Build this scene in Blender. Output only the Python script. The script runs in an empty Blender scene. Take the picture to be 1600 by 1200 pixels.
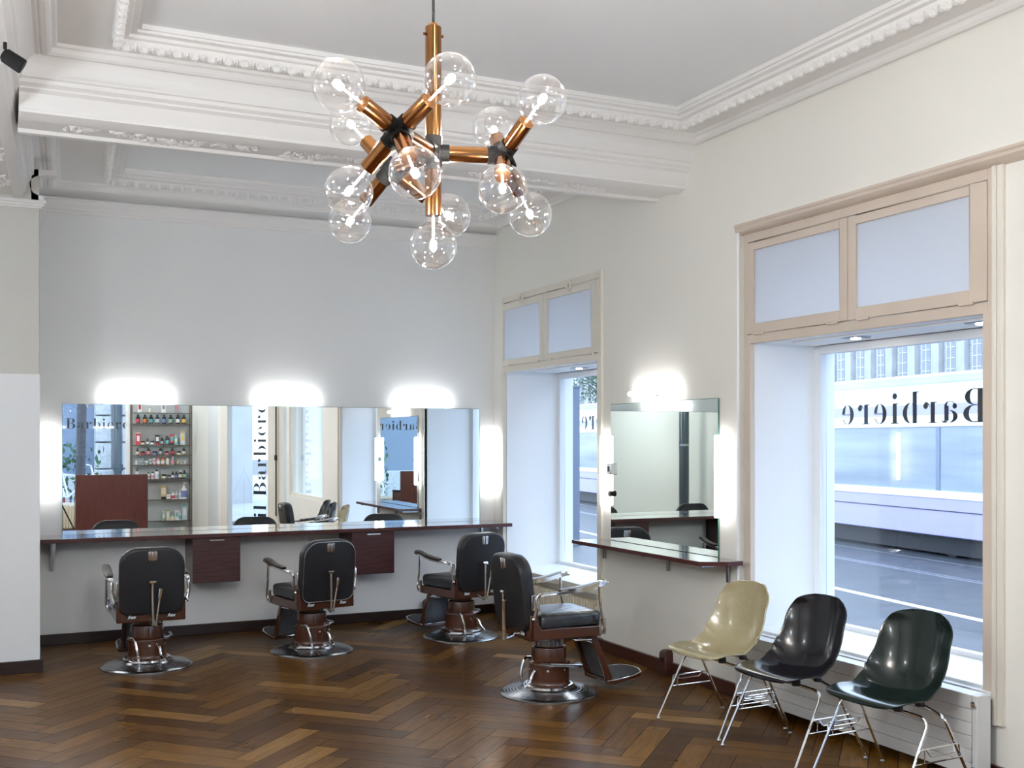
import bpy, bmesh, math, random
from mathutils import Vector, Matrix, Euler
R=math.radians; PI=math.pi
random.seed(7)
SC=bpy.context.scene; COL=SC.collection
W=4.28; D=9.537; WR=4.33; XG=4.86       # window wall plane, back wall plane, recessed plane, glass plane

# ------------------------------------------------------------------ materials
def mat(name, col, rough=.5, metal=0, spec=.5, coat=0, noise=None, bump=None, emit=None, coatrough=.05):
    m=bpy.data.materials.new(name); m.use_nodes=True
    nt=m.node_tree; b=nt.nodes['Principled BSDF']
    b.inputs['Base Color'].default_value=(*col,1); b.inputs['Roughness'].default_value=rough
    b.inputs['Metallic'].default_value=metal; b.inputs['Specular IOR Level'].default_value=spec
    b.inputs['Coat Weight'].default_value=coat; b.inputs['Coat Roughness'].default_value=coatrough
    if emit: b.inputs['Emission Color'].default_value=(*emit[0],1); b.inputs['Emission Strength'].default_value=emit[1]
    if noise:   # (scale, amount, stretch xyz)
        sc,am=noise[0],noise[1]; st=noise[2] if len(noise)>2 else (1,1,1)
        tc=nt.nodes.new('ShaderNodeTexCoord'); mp=nt.nodes.new('ShaderNodeMapping'); mp.inputs['Scale'].default_value=st
        n=nt.nodes.new('ShaderNodeTexNoise'); n.inputs['Scale'].default_value=sc; n.inputs['Detail'].default_value=5
        r=nt.nodes.new('ShaderNodeValToRGB'); r.color_ramp.elements[0].position=.3; r.color_ramp.elements[1].position=.7
        r.color_ramp.elements[0].color=(*[c*(1-am) for c in col],1); r.color_ramp.elements[1].color=(*[min(1,c*(1+am)) for c in col],1)
        l=nt.links.new; l(tc.outputs['Object'],mp.inputs[0]); l(mp.outputs[0],n.inputs['Vector']); l(n.outputs[0],r.inputs[0]); l(r.outputs[0],b.inputs['Base Color'])
    if bump:
        tc=nt.nodes.new('ShaderNodeTexCoord'); n=nt.nodes.new('ShaderNodeTexNoise'); n.inputs['Scale'].default_value=bump[0]
        bp=nt.nodes.new('ShaderNodeBump'); bp.inputs['Strength'].default_value=bump[1]; bp.inputs['Distance'].default_value=.01
        l=nt.links.new; l(tc.outputs['Object'],n.inputs['Vector']); l(n.outputs[0],bp.inputs['Height']); l(bp.outputs[0],b.inputs['Normal'])
    return m
def emis(name,col,s):
    m=bpy.data.materials.new(name); m.use_nodes=True; nt=m.node_tree; nt.nodes.clear()
    e=nt.nodes.new('ShaderNodeEmission'); e.inputs[0].default_value=(*col,1); e.inputs[1].default_value=s
    o=nt.nodes.new('ShaderNodeOutputMaterial'); nt.links.new(e.outputs[0],o.inputs[0]); return m
def thin_glass(name,tint=(1,1,1),ior=1.45,gl=(1,1,1),extra=0,pw=5):
    m=bpy.data.materials.new(name); m.use_nodes=True; nt=m.node_tree; nt.nodes.clear(); N=nt.nodes.new; l=nt.links.new
    t=N('ShaderNodeBsdfTransparent'); t.inputs[0].default_value=(*tint,1)
    g=N('ShaderNodeBsdfGlossy'); g.inputs['Roughness'].default_value=.0; g.inputs[0].default_value=(*gl,1)
    lw=N('ShaderNodeLayerWeight'); lw.inputs[0].default_value=.5; mx=N('ShaderNodeMixShader'); o=N('ShaderNodeOutputMaterial')
    f0=((ior-1)/(ior+1))**2
    p=N('ShaderNodeMath'); p.operation='POWER'; p.inputs[1].default_value=pw; l(lw.outputs['Facing'],p.inputs[0])
    a=N('ShaderNodeMath'); a.operation='MULTIPLY_ADD'; a.inputs[1].default_value=1-f0; a.inputs[2].default_value=f0+extra; a.use_clamp=True; l(p.outputs[0],a.inputs[0]); fac=a.outputs[0]
    l(fac,mx.inputs[0]); l(t.outputs[0],mx.inputs[1]); l(g.outputs[0],mx.inputs[2]); l(mx.outputs[0],o.inputs[0]); return m
def frosted(name):
    m=bpy.data.materials.new(name); m.use_nodes=True; nt=m.node_tree; nt.nodes.clear(); N=nt.nodes.new; l=nt.links.new
    t=N('ShaderNodeBsdfTranslucent'); t.inputs[0].default_value=(.86,.88,.92,1)
    g=N('ShaderNodeBsdfPrincipled'); g.inputs['Base Color'].default_value=(.78,.80,.84,1); g.inputs['Roughness'].default_value=.25
    mx=N('ShaderNodeMixShader'); mx.inputs[0].default_value=.5; o=N('ShaderNodeOutputMaterial')
    l(t.outputs[0],mx.inputs[1]); l(g.outputs[0],mx.inputs[2]); l(mx.outputs[0],o.inputs[0]); return m

M={}
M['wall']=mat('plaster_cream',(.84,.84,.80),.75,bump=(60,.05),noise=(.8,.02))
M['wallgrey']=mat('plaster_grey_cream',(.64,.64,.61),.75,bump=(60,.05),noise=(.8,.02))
M['wallback']=mat('plaster_white',(.84,.86,.87),.75,bump=(60,.05),noise=(.8,.015))
M['dado']=mat('satin_grey_paint',(.80,.83,.86),.5,noise=(.8,.015))
M['ceil']=mat('ceiling_white',(.85,.87,.885),.8)
M['stucco']=mat('stucco_white',(.85,.85,.845),.7)
M['beige']=mat('beige_gloss_paint',(.66,.575,.50),.4,noise=(3,.03))
M['cream']=mat('cream_gloss_paint',(.78,.75,.68),.4,noise=(3,.02))
M['white']=mat('white_gloss_paint',(.86,.88,.9),.35)
M['skirt']=mat('dark_stained_wood',(.022,.010,.009),.35,noise=(6,.3,(1,1,8)))
M['skirtb']=mat('brown_stained_wood',(.06,.018,.013),.35,noise=(6,.3,(1,1,8)))
M['maho']=mat('mahogany_laminate_h',(.060,.018,.020),.35,noise=(7,.45,(1,1,14)),coat=.2)
M['mahov']=mat('mahogany_laminate_v',(.085,.022,.017),.35,noise=(9,.35,(14,14,.4)),coat=.2)
M['ctop']=mat('counter_gloss_laminate',(.07,.028,.024),.12,noise=(5,.3,(.6,8,1)),coat=1.0)
M['edge']=mat('counter_edge',(.075,.02,.018),.3)
M['chrome']=mat('chrome',(.78,.79,.81),.10,1)
M['steel']=mat('brushed_steel',(.42,.44,.47),.22,1,noise=(20,.15))
M['brown']=mat('brown_enamel',(.075,.025,.013),.22,coat=.6)
M['leather']=mat('black_leather',(.012,.013,.017),.42,bump=(180,.12),spec=.5)
M['seatl']=mat('worn_black_leather',(.022,.024,.03),.30,bump=(30,.35),noise=(9,.5),coat=.3)
M['pad']=mat('dark_brown_pad',(.02,.009,.008),.3)
M['rubber']=mat('black_rubber',(.03,.031,.035),.6,bump=(150,.3))
M['calf']=mat('grey_calf_leather',(.10,.11,.125),.35,noise=(8,.3))
M['brass']=mat('polished_copper_brass',(.30,.135,.05),.14,1,noise=(5,.15))
M['blackm']=mat('black_metal',(.012,.012,.013),.55,spec=.25)
M['jointm']=mat('matt_black_joint',(.004,.004,.004),.6,spec=.12)
M['cord']=mat('black_cord',(.01,.01,.01),.6)
M['ivory']=mat('ivory_fibreglass',(.40,.35,.21),.22,coat=.5,noise=(40,.05))
M['black_s']=mat('black_fibreglass',(.004,.004,.008),.2,spec=.4,coat=.3)
M['green_s']=mat('dark_green_fibreglass',(.003,.012,.010),.2,spec=.4,coat=.3)
M['mirror']=mat('silvered_mirror',(.92,.945,.94),0.0,1)
M['mirror2']=mat('silvered_mirror_green',(.78,.86,.84),0.0,1)
M['mirredge']=mat('green_glass_edge',(.10,.22,.19),.2)
M['glass']=thin_glass('window_glass',(.93,.96,1.0),1.5)
M['shelfglass']=thin_glass('shelf_glass',(.85,.93,.92),1.5,extra=.05)
M['bulbglass']=thin_glass('bulb_glass',(.975,.97,.965),1.5,extra=.035,pw=2.6)
M['stemglass']=mat('frosted_stem_glass',(.8,.8,.78),.2)
M['frost']=frosted('frosted_pane')
M['tube']=emis('tube_lamp_glow',(1,.985,.96),4.3)
M['opal']=emis('added_fill_glow',(.88,.945,1),12)  # glow of the added fill lights only
M['fil']=emis('filament_glow',(1,.95,.90),950)
M['ptop']=mat('lamp_socket_orange',(.8,.2,.06),.4)
M['spot']=emis('recessed_spot_glow',(1,.95,.85),12)
M['rad']=mat('radiator_white',(.74,.76,.78),.4)
M['radb']=mat('radiator_beige',(.72,.66,.53),.45)
M['gap']=mat('groove_grey',(.18,.2,.23),.6)
M['letter']=mat('black_lettering',(.012,.02,.024),.5)
M['lil']=mat('tram_lavender',(.46,.43,.74),.3)
M['tramw']=mat('tram_white',(.86,.88,.93),.3)
M['tramg']=mat('tram_window',(.30,.35,.42),.10,noise=(1.2,.25,(.2,.2,2)))
M['tramp']=mat('tram_post',(.20,.26,.36),.3)
M['tramd']=mat('tram_underframe',(.02,.022,.03),.6)
M['asph']=mat('asphalt',(.05,.058,.075),.55,noise=(2.2,.22,(1,1,1)),bump=(30,.2))
M['pave']=mat('pavement',(.38,.40,.44),.8,noise=(4,.12))
M['line']=mat('road_paint',(.78,.8,.84),.6)
M['rail']=mat('rail_steel',(.5,.52,.55),.3,1)
M['stone']=mat('facade_stone',(.50,.51,.53),.85,noise=(1.2,.10))
M['stonel']=mat('ashlar_stone',(.55,.57,.60),.9,noise=(14,.14),bump=(18,.8))
M['joint']=mat('stone_joint',(.2,.21,.24),.9)
M['fglass']=mat('far_window',(.25,.28,.33),.1)
M['dark']=mat('shop_dark',(.05,.06,.07),.4)
M['leaf']=mat('leaf_green',(.05,.12,.06),.7)
M['bark']=mat('bark',(.09,.09,.1),.9,bump=(20,.6))
M['zinc']=mat('zinc_pipe',(.10,.12,.14),.35,.7)
M['blueg']=mat('blue_grey_paint',(.10,.14,.22),.5)
M['carp']=mat('car_paint_dark',(.03,.04,.06),.15,coat=1)
M['carw']=mat('car_paint_silver',(.5,.55,.6),.2,coat=1)
M['tyre']=mat('tyre',(.01,.01,.01),.7)
M['shelfw']=mat('shelf_bronze',(.12,.095,.075),.4)
M['shback']=mat('shelf_back_grey',(.50,.52,.52),.6)

# ------------------------------------------------------------------ mesh builder
class MB:
    def __init__(s): s.v=[]; s.f=[]
    def add(s,vs,fs,T=None):
        o=len(s.v)
        for p in vs:
            p=Vector(p); s.v.append(T@p if T else p)
        s.f+= [tuple(i+o for i in f) for f in fs]; return s
    def box(s,x0,x1,y0,y1,z0,z1,T=None):
        v=[(x0,y0,z0),(x1,y0,z0),(x1,y1,z0),(x0,y1,z0),(x0,y0,z1),(x1,y0,z1),(x1,y1,z1),(x0,y1,z1)]
        return s.add(v,[(3,2,1,0),(4,5,6,7),(0,1,5,4),(1,2,6,5),(2,3,7,6),(3,0,4,7)],T)
    def cbox(s,c,d,T=None):
        return s.box(c[0]-d[0]/2,c[0]+d[0]/2,c[1]-d[1]/2,c[1]+d[1]/2,c[2]-d[2]/2,c[2]+d[2]/2,T)
    def tube(s,pts,r,n=12,cap=True,close=False):
        P=[Vector(p) for p in pts]; k=len(P); rs=r if isinstance(r,(list,tuple)) else [r]*k
        up=None; o=len(s.v)
        for i,p in enumerate(P):
            if close: t=(P[(i+1)%k]-P[i-1])
            else: t=(P[min(i+1,k-1)]-P[max(i-1,0)])
            t.normalize()
            if up is None:
                a=Vector((0,0,1)) if abs(t.z)<.9 else Vector((1,0,0)); up=(a-t*a.dot(t)).normalized()
            else: up=(up-t*up.dot(t)).normalized()
            q=t.cross(up)
            for j in range(n):
                an=2*PI*j/n; s.v.append(p+(up*math.cos(an)+q*math.sin(an))*rs[i])
        for i in range(k if close else k-1):
            a=o+i*n; b=o+((i+1)%k)*n
            for j in range(n): s.f.append((a+j,a+(j+1)%n,b+(j+1)%n,b+j))
        if cap and not close:
            s.f.append(tuple(o+j for j in range(n))[::-1]); s.f.append(tuple(o+(k-1)*n+j for j in range(n)))
        return s
    def lathe(s,prof,n=32,T=None):     # prof: (r,z)
        o=len(s.v); vs=[]
        for r,z in prof:
            for j in range(n): a=2*PI*j/n; vs.append((max(r,1e-4)*math.cos(a),max(r,1e-4)*math.sin(a),z))
        fs=[]
        for i in range(len(prof)-1):
            for j in range(n): fs.append((i*n+j,i*n+(j+1)%n,(i+1)*n+(j+1)%n,(i+1)*n+j))
        fs.append(tuple(range(n))[::-1]); fs.append(tuple((len(prof)-1)*n+j for j in range(n)))
        return s.add(vs,fs,T)
    def prism(s,poly,a0,a1,axis='x',T=None):  # poly of 2d points, extruded along axis
        n=len(poly)
        def mk(p,a):
            return {'x':(a,p[0],p[1]),'y':(p[0],a,p[1]),'z':(p[0],p[1],a)}[axis]
        vs=[mk(p,a0) for p in poly]+[mk(p,a1) for p in poly]
        return s.add(vs,[tuple(range(n))[::-1],tuple(range(n,2*n))]+[(i,(i+1)%n,n+(i+1)%n,n+i) for i in range(n)],T)
    def ell(s,c,r,nu=8,nv=6,T=None):
        vs=[];fs=[]
        for i in range(nv+1):
            ph=PI*i/nv
            for j in range(nu):
                a=2*PI*j/nu; vs.append((c[0]+r[0]*math.sin(ph)*math.cos(a),c[1]+r[1]*math.sin(ph)*math.sin(a),c[2]+r[2]*math.cos(ph)))
        for i in range(nv):
            for j in range(nu): fs.append((i*nu+j,(i+1)*nu+j,(i+1)*nu+(j+1)%nu,i*nu+(j+1)%nu))
        return s.add(vs,fs,T)
def obj(name,mb,m,parent=None,loc=None,rot=None,bevel=0,seg=2,smooth=35,subsurf=0,clean=True):
    me=bpy.data.meshes.new(name); me.from_pydata([tuple(p) for p in mb.v],[],mb.f); me.update()
    if clean:
        bm=bmesh.new(); bm.from_mesh(me); bmesh.ops.remove_doubles(bm,verts=bm.verts,dist=1e-5)
        bmesh.ops.recalc_face_normals(bm,faces=bm.faces); bm.to_mesh(me); bm.free()
    me.materials.append(M[m] if isinstance(m,str) else m)
    for p in me.polygons: p.use_smooth=True
    me.set_sharp_from_angle(angle=R(smooth))
    o=bpy.data.objects.new(name,me); COL.objects.link(o)
    if parent: o.parent=parent
    if loc: o.location=loc
    if rot: o.rotation_euler=rot
    if bevel:
        b=o.modifiers.new('bevel','BEVEL'); b.width=bevel; b.segments=seg; b.limit_method='ANGLE'; b.angle_limit=R(40); b.harden_normals=False
    if subsurf:
        b=o.modifiers.new('sub','SUBSURF'); b.levels=subsurf; b.render_levels=subsurf
    return o
def tag(o,label=None,cat=None,group=None,kind=None):
    if label: o['label']=label
    if cat: o['category']=cat
    if group: o['group']=group
    if kind: o['kind']=kind
    return o
def thing(name,label,cat,loc=(0,0,0),rz=0,group=None):
    o=bpy.data.objects.new(name,None); COL.objects.link(o); o.location=loc; o.rotation_euler=(0,0,rz); o.empty_display_size=.1
    return tag(o,label,cat,group)
def struct(name,mb,m,parent=None,**k):
    o=obj(name,mb,m,parent,**k)
    if not parent: o['kind']='structure'
    return o
def sthing(name,loc=(0,0,0),rz=0):
    o=bpy.data.objects.new(name,None); COL.objects.link(o); o.location=loc; o.rotation_euler=(0,0,rz); o['kind']='structure'; return o
def dup(o,parent=None):
    c=o.copy(); COL.objects.link(c); c.parent=parent
    for ch in list(o.children): dup(ch,c)
    return c
def arc(pts,n=6):   # round interior corners of polyline, pts=(point,radius)
    out=[]
    for i,(p,r) in enumerate(pts):
        p=Vector(p)
        if r==0 or i==0 or i==len(pts)-1: out.append(p); continue
        a=(Vector(pts[i-1][0])-p).normalized(); b=(Vector(pts[i+1][0])-p).normalized()
        A=p+a*r; B=p+b*r
        for k in range(n+1):
            t=k/n; out.append((1-t)**2*A+2*t*(1-t)*p+t*t*B)
    return out

# ------------------------------------------------------------------ floor: herringbone parquet
def floor():
    L,w=.65,.143; q2=math.sqrt(2); x0,y0=3.03,5.017
    me=bpy.data.meshes.new('floor'); vs=[];fs=[];rn=[];uv=[]
    g=.0022; XA,XB,YA,YB=-2.7,5.0,-1.95,9.6
    def put(p0,p1,q0,q1,horiz):
        c=[(p0+g,q0+g),(p1-g,q0+g),(p1-g,q1-g),(p0+g,q1-g)]
        P=[((p-q)/q2+x0,(p+q)/q2+y0) for p,q in c]
        if all(x<XA for x,y in P) or all(x>XB for x,y in P) or all(y<YA for x,y in P) or all(y>YB for x,y in P): return
        if any(x<-3.3 or x>5.7 or y<-2.6 or y>10.2 for x,y in P): return
        o=len(vs); vs.extend([(x,y,0) for x,y in P]); fs.append((o,o+1,o+2,o+3))
        r=random.random(); rn.extend([(r,random.random(),0,1)]*4) if False else rn.extend([(r,(r*7.3)%1,0,1)]*4)
        du=random.random()*20; dv=random.random()*20
        if horiz: uv.extend([(du,dv),(du+L,dv),(du+L,dv+w),(du,dv+w)])
        else: uv.extend([(du,dv),(du,dv+w),(du+L,dv+w),(du+L,dv)])
    for m in range(-9,5):
        for k in range(-60,60):
            a,b=m*L+k*w,-m*L+k*w
            put(a,a+L,b,b+w,True); put(a-w,a,b,b+L,False)
    # dark joint bed just below
    me.from_pydata(vs,[],fs); me.update()
    ca=me.color_attributes.new('plank','FLOAT_COLOR','CORNER'); ul=me.uv_layers.new(name='UVMap')
    for i in range(len(me.loops)): ca.data[i].color=rn[i]; ul.data[i].uv=uv[i]
    m=bpy.data.materials.new('oak_herringbone'); m.use_nodes=True; nt=m.node_tree; N=nt.nodes.new; l=nt.links.new; b=nt.nodes['Principled BSDF']
    at=N('ShaderNodeVertexColor'); at.layer_name='plank'; sp=N('ShaderNodeSeparateColor'); l(at.outputs[0],sp.inputs[0])
    u=N('ShaderNodeUVMap'); mp=N('ShaderNodeMapping'); mp.inputs['Scale'].default_value=(1.5,14,1); l(u.outputs[0],mp.inputs[0])
    n=N('ShaderNodeTexNoise'); n.inputs['Scale'].default_value=3; n.inputs['Detail'].default_value=8; n.inputs['Distortion'].default_value=.8; l(mp.outputs[0],n.inputs['Vector'])
    r=N('ShaderNodeValToRGB'); cr=r.color_ramp
    cols=[(0,(.055,.020,.003)),(.2,(.090,.036,.006)),(.5,(.130,.056,.009)),(.8,(.180,.085,.015)),(1,(.30,.165,.050))]
    cr.elements[0].position=0; cr.elements[0].color=(*cols[0][1],1); cr.elements[1].position=1; cr.elements[1].color=(*cols[-1][1],1)
    for p,c in cols[1:-1]: e=cr.elements.new(p); e.color=(*c,1)
    l(sp.outputs[0],r.inputs[0])
    r2=N('ShaderNodeValToRGB'); r2.color_ramp.elements[0].position=.32; r2.color_ramp.elements[0].color=(.62,.60,.58,1); r2.color_ramp.elements[1].position=.62; r2.color_ramp.elements[1].color=(1.12,1.1,1.08,1); l(n.outputs[0],r2.inputs[0])
    mx=N('ShaderNodeMix'); mx.data_type='RGBA'; mx.blend_type='MULTIPLY'; mx.inputs[0].default_value=1; l(r.outputs[0],mx.inputs[6]); l(r2.outputs[0],mx.inputs[7]); l(mx.outputs[2],b.inputs['Base Color'])
    b.inputs['IOR'].default_value=1.22; b.inputs['Specular Tint'].default_value=(.95,.78,.6,1); b.inputs['Coat Weight'].default_value=.0; b.inputs['Coat Roughness'].default_value=.12
    tc=N('ShaderNodeTexCoord'); n2=N('ShaderNodeTexNoise'); n2.inputs['Scale'].default_value=2.2; l(tc.outputs['Object'],n2.inputs['Vector'])
    mr=N('ShaderNodeMapRange'); mr.inputs[3].default_value=.22; mr.inputs[4].default_value=.38; l(n2.outputs[0],mr.inputs[0]); l(mr.outputs[0],b.inputs['Roughness'])
    ad=N('ShaderNodeMath'); ad.operation='ADD'; l(n.outputs[0],ad.inputs[0]); l(sp.outputs[1],ad.inputs[1])
    n3=N('ShaderNodeTexNoise'); n3.inputs['Scale'].default_value=5; l(tc.outputs['Object'],n3.inputs['Vector'])
    bp=N('ShaderNodeBump'); bp.inputs['Strength'].default_value=.12; bp.inputs['Distance'].default_value=.006; l(n3.outputs[0],bp.inputs['Height'])
    b2=N('ShaderNodeBump'); b2.inputs['Strength'].default_value=.06; b2.inputs['Distance'].default_value=.002; l(n.outputs[0],b2.inputs['Height']); l(bp.outputs[0],b2.inputs['Normal']); l(b2.outputs[0],b.inputs['Normal'])
    me.materials.append(m); m2=mat('floor_joint',(.012,.006,.004),.7); me.materials.append(m2)
    # joint bed merged into the same floor mesh, a solid slab under the planks
    bm=bmesh.new(); bm.from_mesh(me)
    q=[(-2.9,-2.05),(5.0,-2.05),(5.0,9.7),(-2.9,9.7)]
    lo=[bm.verts.new((x,y,-.12)) for x,y in q]; hi=[bm.verts.new((x,y,-.003)) for x,y in q]
    F=[bm.faces.new(hi),bm.faces.new(lo[::-1])]+[bm.faces.new((lo[i],lo[(i+1)%4],hi[(i+1)%4],hi[i])) for i in range(4)]
    for f in F: f.material_index=1
    # cut planks that stick out of the slab
    for co,no in (((0,-2.05,0),(0,-1,0)),((5.0,0,0),(1,0,0)),((0,9.7,0),(0,1,0)),((-2.9,0,0),(-1,0,0))):
        bmesh.ops.bisect_plane(bm,geom=bm.verts[:]+bm.edges[:]+bm.faces[:],plane_co=co,plane_no=no,clear_outer=True,dist=1e-5)
    bm.to_mesh(me); bm.free()
    o=bpy.data.objects.new('floor',me); COL.objects.link(o); o['kind']='structure'
floor()

# ------------------------------------------------------------------ walls
TOP=3.95
struct('wall_back',MB().box(.15,5.0,D,D+.25,-.1,TOP),'wallback')
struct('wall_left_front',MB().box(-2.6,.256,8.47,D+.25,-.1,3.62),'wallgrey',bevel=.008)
struct('wall_left_panel',MB().box(-2.6,.2575,8.468,8.60,.085,2.12),'dado')
struct('wall_left',MB().box(-2.8,-2.6,-2.1,D+.25,-.1,TOP),'wall')
XO=5.0
w=MB()
w.box(W,XO,.35,D,2.985,TOP)                     # above the windows
w.box(W,XO,5.72,7.515,-.1,2.985)                 # pier with small mirror
w.box(W,XO,9.30,D,-.1,2.985)                     # corner strip
w.box(WR,XO,2.78,3.80,-.1,2.985)                 # pier towards the camera
w.box(WR,XO,.35,.56,-.1,2.985)
w.box(WR+.01,XO,5.65,5.72,-.1,2.985)
w.box(4.40,XO,7.515,9.30,-.1,.43)                # parapets under the windows
w.box(WR,XO,3.80,5.65,-.1,.43)
w.box(WR,XO,.56,2.78,-.1,.72)
struct('wall_right',w,'wall')
# rear wall (seen only in the mirrors) and diagonal entrance wall
RY=-1.85
w=MB()
w.box(1.96,3.56,RY-.25,RY,-.1,TOP); w.box(-2.8,-.9,RY-.25,RY,-.1,TOP); w.box(-.9,1.96,RY-.25,RY,-.1,.42); w.box(-.9,1.96,RY-.25,RY,2.75,TOP)
struct('wall_rear',w,'wall')
# diagonal wall: from (4.28,-.26) to (3.60,-1.85)
dv=Vector((3.37-4.28,-.83-.35,0)); DL=dv.length; ang=math.atan2(dv.y,dv.x)
TD=Matrix.Translation((4.28,.35,0))@Matrix.Rotation(ang,4,'Z')   # local x along wall, local +y outward
w=MB(); w.box(-.0,.10,0,.2,-.1,TOP,TD); w.box(DL-.08,DL,0,.2,-.1,TOP,TD); w.box(.10,DL-.08,0,.2,2.75,TOP,TD)
struct('wall_entrance',w,'wall')
struct('wall_entrance_side',MB().prism([(3.37,-.83),(3.35,RY),(3.55,RY),(3.55,-.95)],-.1,TOP,'z'),'white')

# ------------------------------------------------------------------ skirting boards
struct('baseboard_back',MB().box(.27,W,D-.022,D,0,.088).box(.256,.278,8.45,D,0,.088),'skirt',bevel=.003)
struct('baseboard_left',MB().box(-2.6,.278,8.446,8.47,0,.09),'skirt',bevel=.003)
struct('baseboard_right',MB().box(W-.024,W,5.70,7.515,0,.092).box(WR-.024,WR,.56,5.70,0,.092).box(WR-.02,4.40,7.515,9.30,0,.08).box(W-.024,W,9.30,D,0,.09),'skirtb',bevel=.003)

# ------------------------------------------------------------------ ceiling, beams, stucco
SK=.05
struct('ceiling',MB().box(-2.8,XO,-2.1,D+.25,3.76,3.95),'ceil')
def frame_sweep(quad,scales,prof):     # quad: 4 corners (far-left, far-right, near-right, near-left) ; profile (d,z) offset outward
    n=4; E=[]
    for i in range(4):
        a=Vector(quad[i]); b=Vector(quad[(i+1)%4]); d=(b-a).normalized(); nn=Vector((-d.y,d.x))   # outward for clockwise order (far-left->far-right->near-right->near-left)
        E.append((a,d,nn))
    mb=MB(); rings=[]
    for dd,z in prof:
        ring=[]
        for i in range(4):
            a0,d0,n0=E[i-1]; a1,d1,n1=E[i]
            p0=a0+n0*dd*scales[i-1]; p1=a1+n1*dd*scales[i]
            cr=d0.x*d1.y-d0.y*d1.x; t=((p1.x-p0.x)*d1.y-(p1.y-p0.y)*d1.x)/cr
            q=p0+d0*t; ring.append((q.x,q.y,z))
        rings.append(ring)
    vs=[p for r in rings for p in r]; fs=[]
    for k in range(len(rings)-1):
        for i in range(4): fs.append((k*4+i,k*4+(i+1)%4,(k+1)*4+(i+1)%4,(k+1)*4+i))
    mb.add(vs,fs); return mb,rings
prof=[(0,3.775),(0,3.735),(.03,3.735),(.035,3.722),(.09,3.716),(.10,3.700),(.15,3.695),(.16,3.672),(.185,3.660),(.215,3.668),(.225,3.700),(.235,3.708),(.66,3.706),(.67,3.690),(.70,3.684),(.715,3.66),(.74,3.648),(.78,3.648),(.80,3.66),(.81,3.652),(.84,3.66),(.90,3.63),(.95,3.59),(.985,3.545),(1.0,3.53)]
def eggs(rings,idx,mb,step=.085,sz=(.032,.020,.028),sides=(0,1,2,3)):
    r=rings[idx]
    for i in sides:
        a=Vector(r[i]); b=Vector(r[(i+1)%4]); d=b-a; L=d.length; k=int(L/step); an=math.atan2(d.y,d.x)
        for j in range(k):
            p=a+d*((j+.5)/k); T=Matrix.Translation(p)@Matrix.Rotation(an,4,'Z')
            mb.ell((0,0,0),(sz[0]*.8,sz[1]*1.3,sz[2]),6,4,T)
            mb.ell((step*.5,0,.004),(sz[0]*.25,sz[1]*1.5,sz[2]*.8),5,3,T)
            mb.ell((step*.28,-.01,.002),(sz[0]*.22,sz[1],sz[2]*.6),5,3,T@Matrix.Rotation(.5,4,'Z'))
            mb.ell((-step*.28,-.01,.002),(sz[0]*.22,sz[1],sz[2]*.6),5,3,T@Matrix.Rotation(-.5,4,'Z'))
def xl(y,base): return base+SK*(y-6.0)
f1,rg=frame_sweep([(xl(5.8,.66),5.80),(3.87,5.80),(3.87,-1.2),(xl(-1.2,.66),-1.2)],[.46,.51,.46,.60],prof)
eggs(rg,8,f1)
struct('trim_1',f1,'stucco',smooth=25,clean=False)
prof2=[(d_,z_ if d_<.84 else 3.66-(d_-.84)*.28) for d_,z_ in prof]
f2,rg=frame_sweep([(xl(8.92,.73),8.92),(3.87,8.92),(3.87,7.33),(xl(7.33,.73),7.33)],[.60,.51,.58,.70],prof2)
eggs(rg,8,f2)
struct('trim_2',f2,'stucco',smooth=25,clean=False)
# fill above the frames up to the walls
# main cross beam
bm_=MB()
bp=[(6.22,3.80),(6.22,3.565),(6.205,3.56),(6.205,3.545),(6.22,3.54),(6.225,3.52),(6.25,3.505),(6.25,3.495),(6.275,3.48),(6.30,3.42),(6.315,3.405),(6.305,3.40),(6.305,3.385),(6.34,3.375),(6.38,3.365),(6.41,3.365),(6.415,3.385),(6.65,3.385),(6.655,3.365),(6.70,3.365),(6.73,3.375),(6.76,3.385),(6.76,3.40),(6.77,3.44),(6.79,3.50),(6.82,3.52),(6.83,3.56),(6.83,3.80)]
bm_.prism(bp,.09,W+.005,'x')
random.seed(3)
x=.35
while x<3.95:
    if (x-.35)%1.2<1.02:
        y=6.53+.055*math.sin(x*9)
        for k in range(3):
            T=Matrix.Translation((x+random.uniform(-.02,.02),y+random.uniform(-.06,.06),3.385))@Matrix.Rotation(random.uniform(0,PI),4,'Z')
            bm_.ell((0,0,0),(random.uniform(.018,.035),random.uniform(.007,.014),random.uniform(.010,.020)),6,4,T)
    x+=.022
struct('trim_3',bm_,'stucco',smooth=25,clean=False)
# panel end fillets on the beam soffit
# side beam above the pilaster, running towards the camera (slightly skewed)
sb=MB(); pr=[(0,3.80),(0,3.54),(-.015,3.53),(-.015,3.50),(-.04,3.48),(-.05,3.42),(-.065,3.40),(-.065,3.375),(-.10,3.365),(-.13,3.365),(-.135,3.385),(-.34,3.385),(-.345,3.365),(-.40,3.365),(-.42,3.40),(-.45,3.50),(-.47,3.54),(-.47,3.80)]
vs=[];n=len(pr)
for y in (-2.1,9.535):
    for a,z in pr: vs.append((xl(y,.055)+a+.04,y,z))
sb.add(vs,[tuple(range(n)),tuple(range(n,2*n))[::-1]]+[(i,(i+1)%n,n+(i+1)%n,n+i) for i in range(n)])
random.seed(4); y=2
while y<8.2:
    if y%1.3<1.05:
        T=Matrix.Translation((xl(y,.085)+.04-.24+.05*math.sin(y*8)+random.uniform(-.04,.04),y,3.385))@Matrix.Rotation(random.uniform(0,PI),4,'Z')
        sb.ell((0,0,0),(random.uniform(.02,.035),random.uniform(.008,.014),.016),6,4,T)
    y+=.018
struct('trim_4',sb,'stucco',smooth=25,clean=False)
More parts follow.
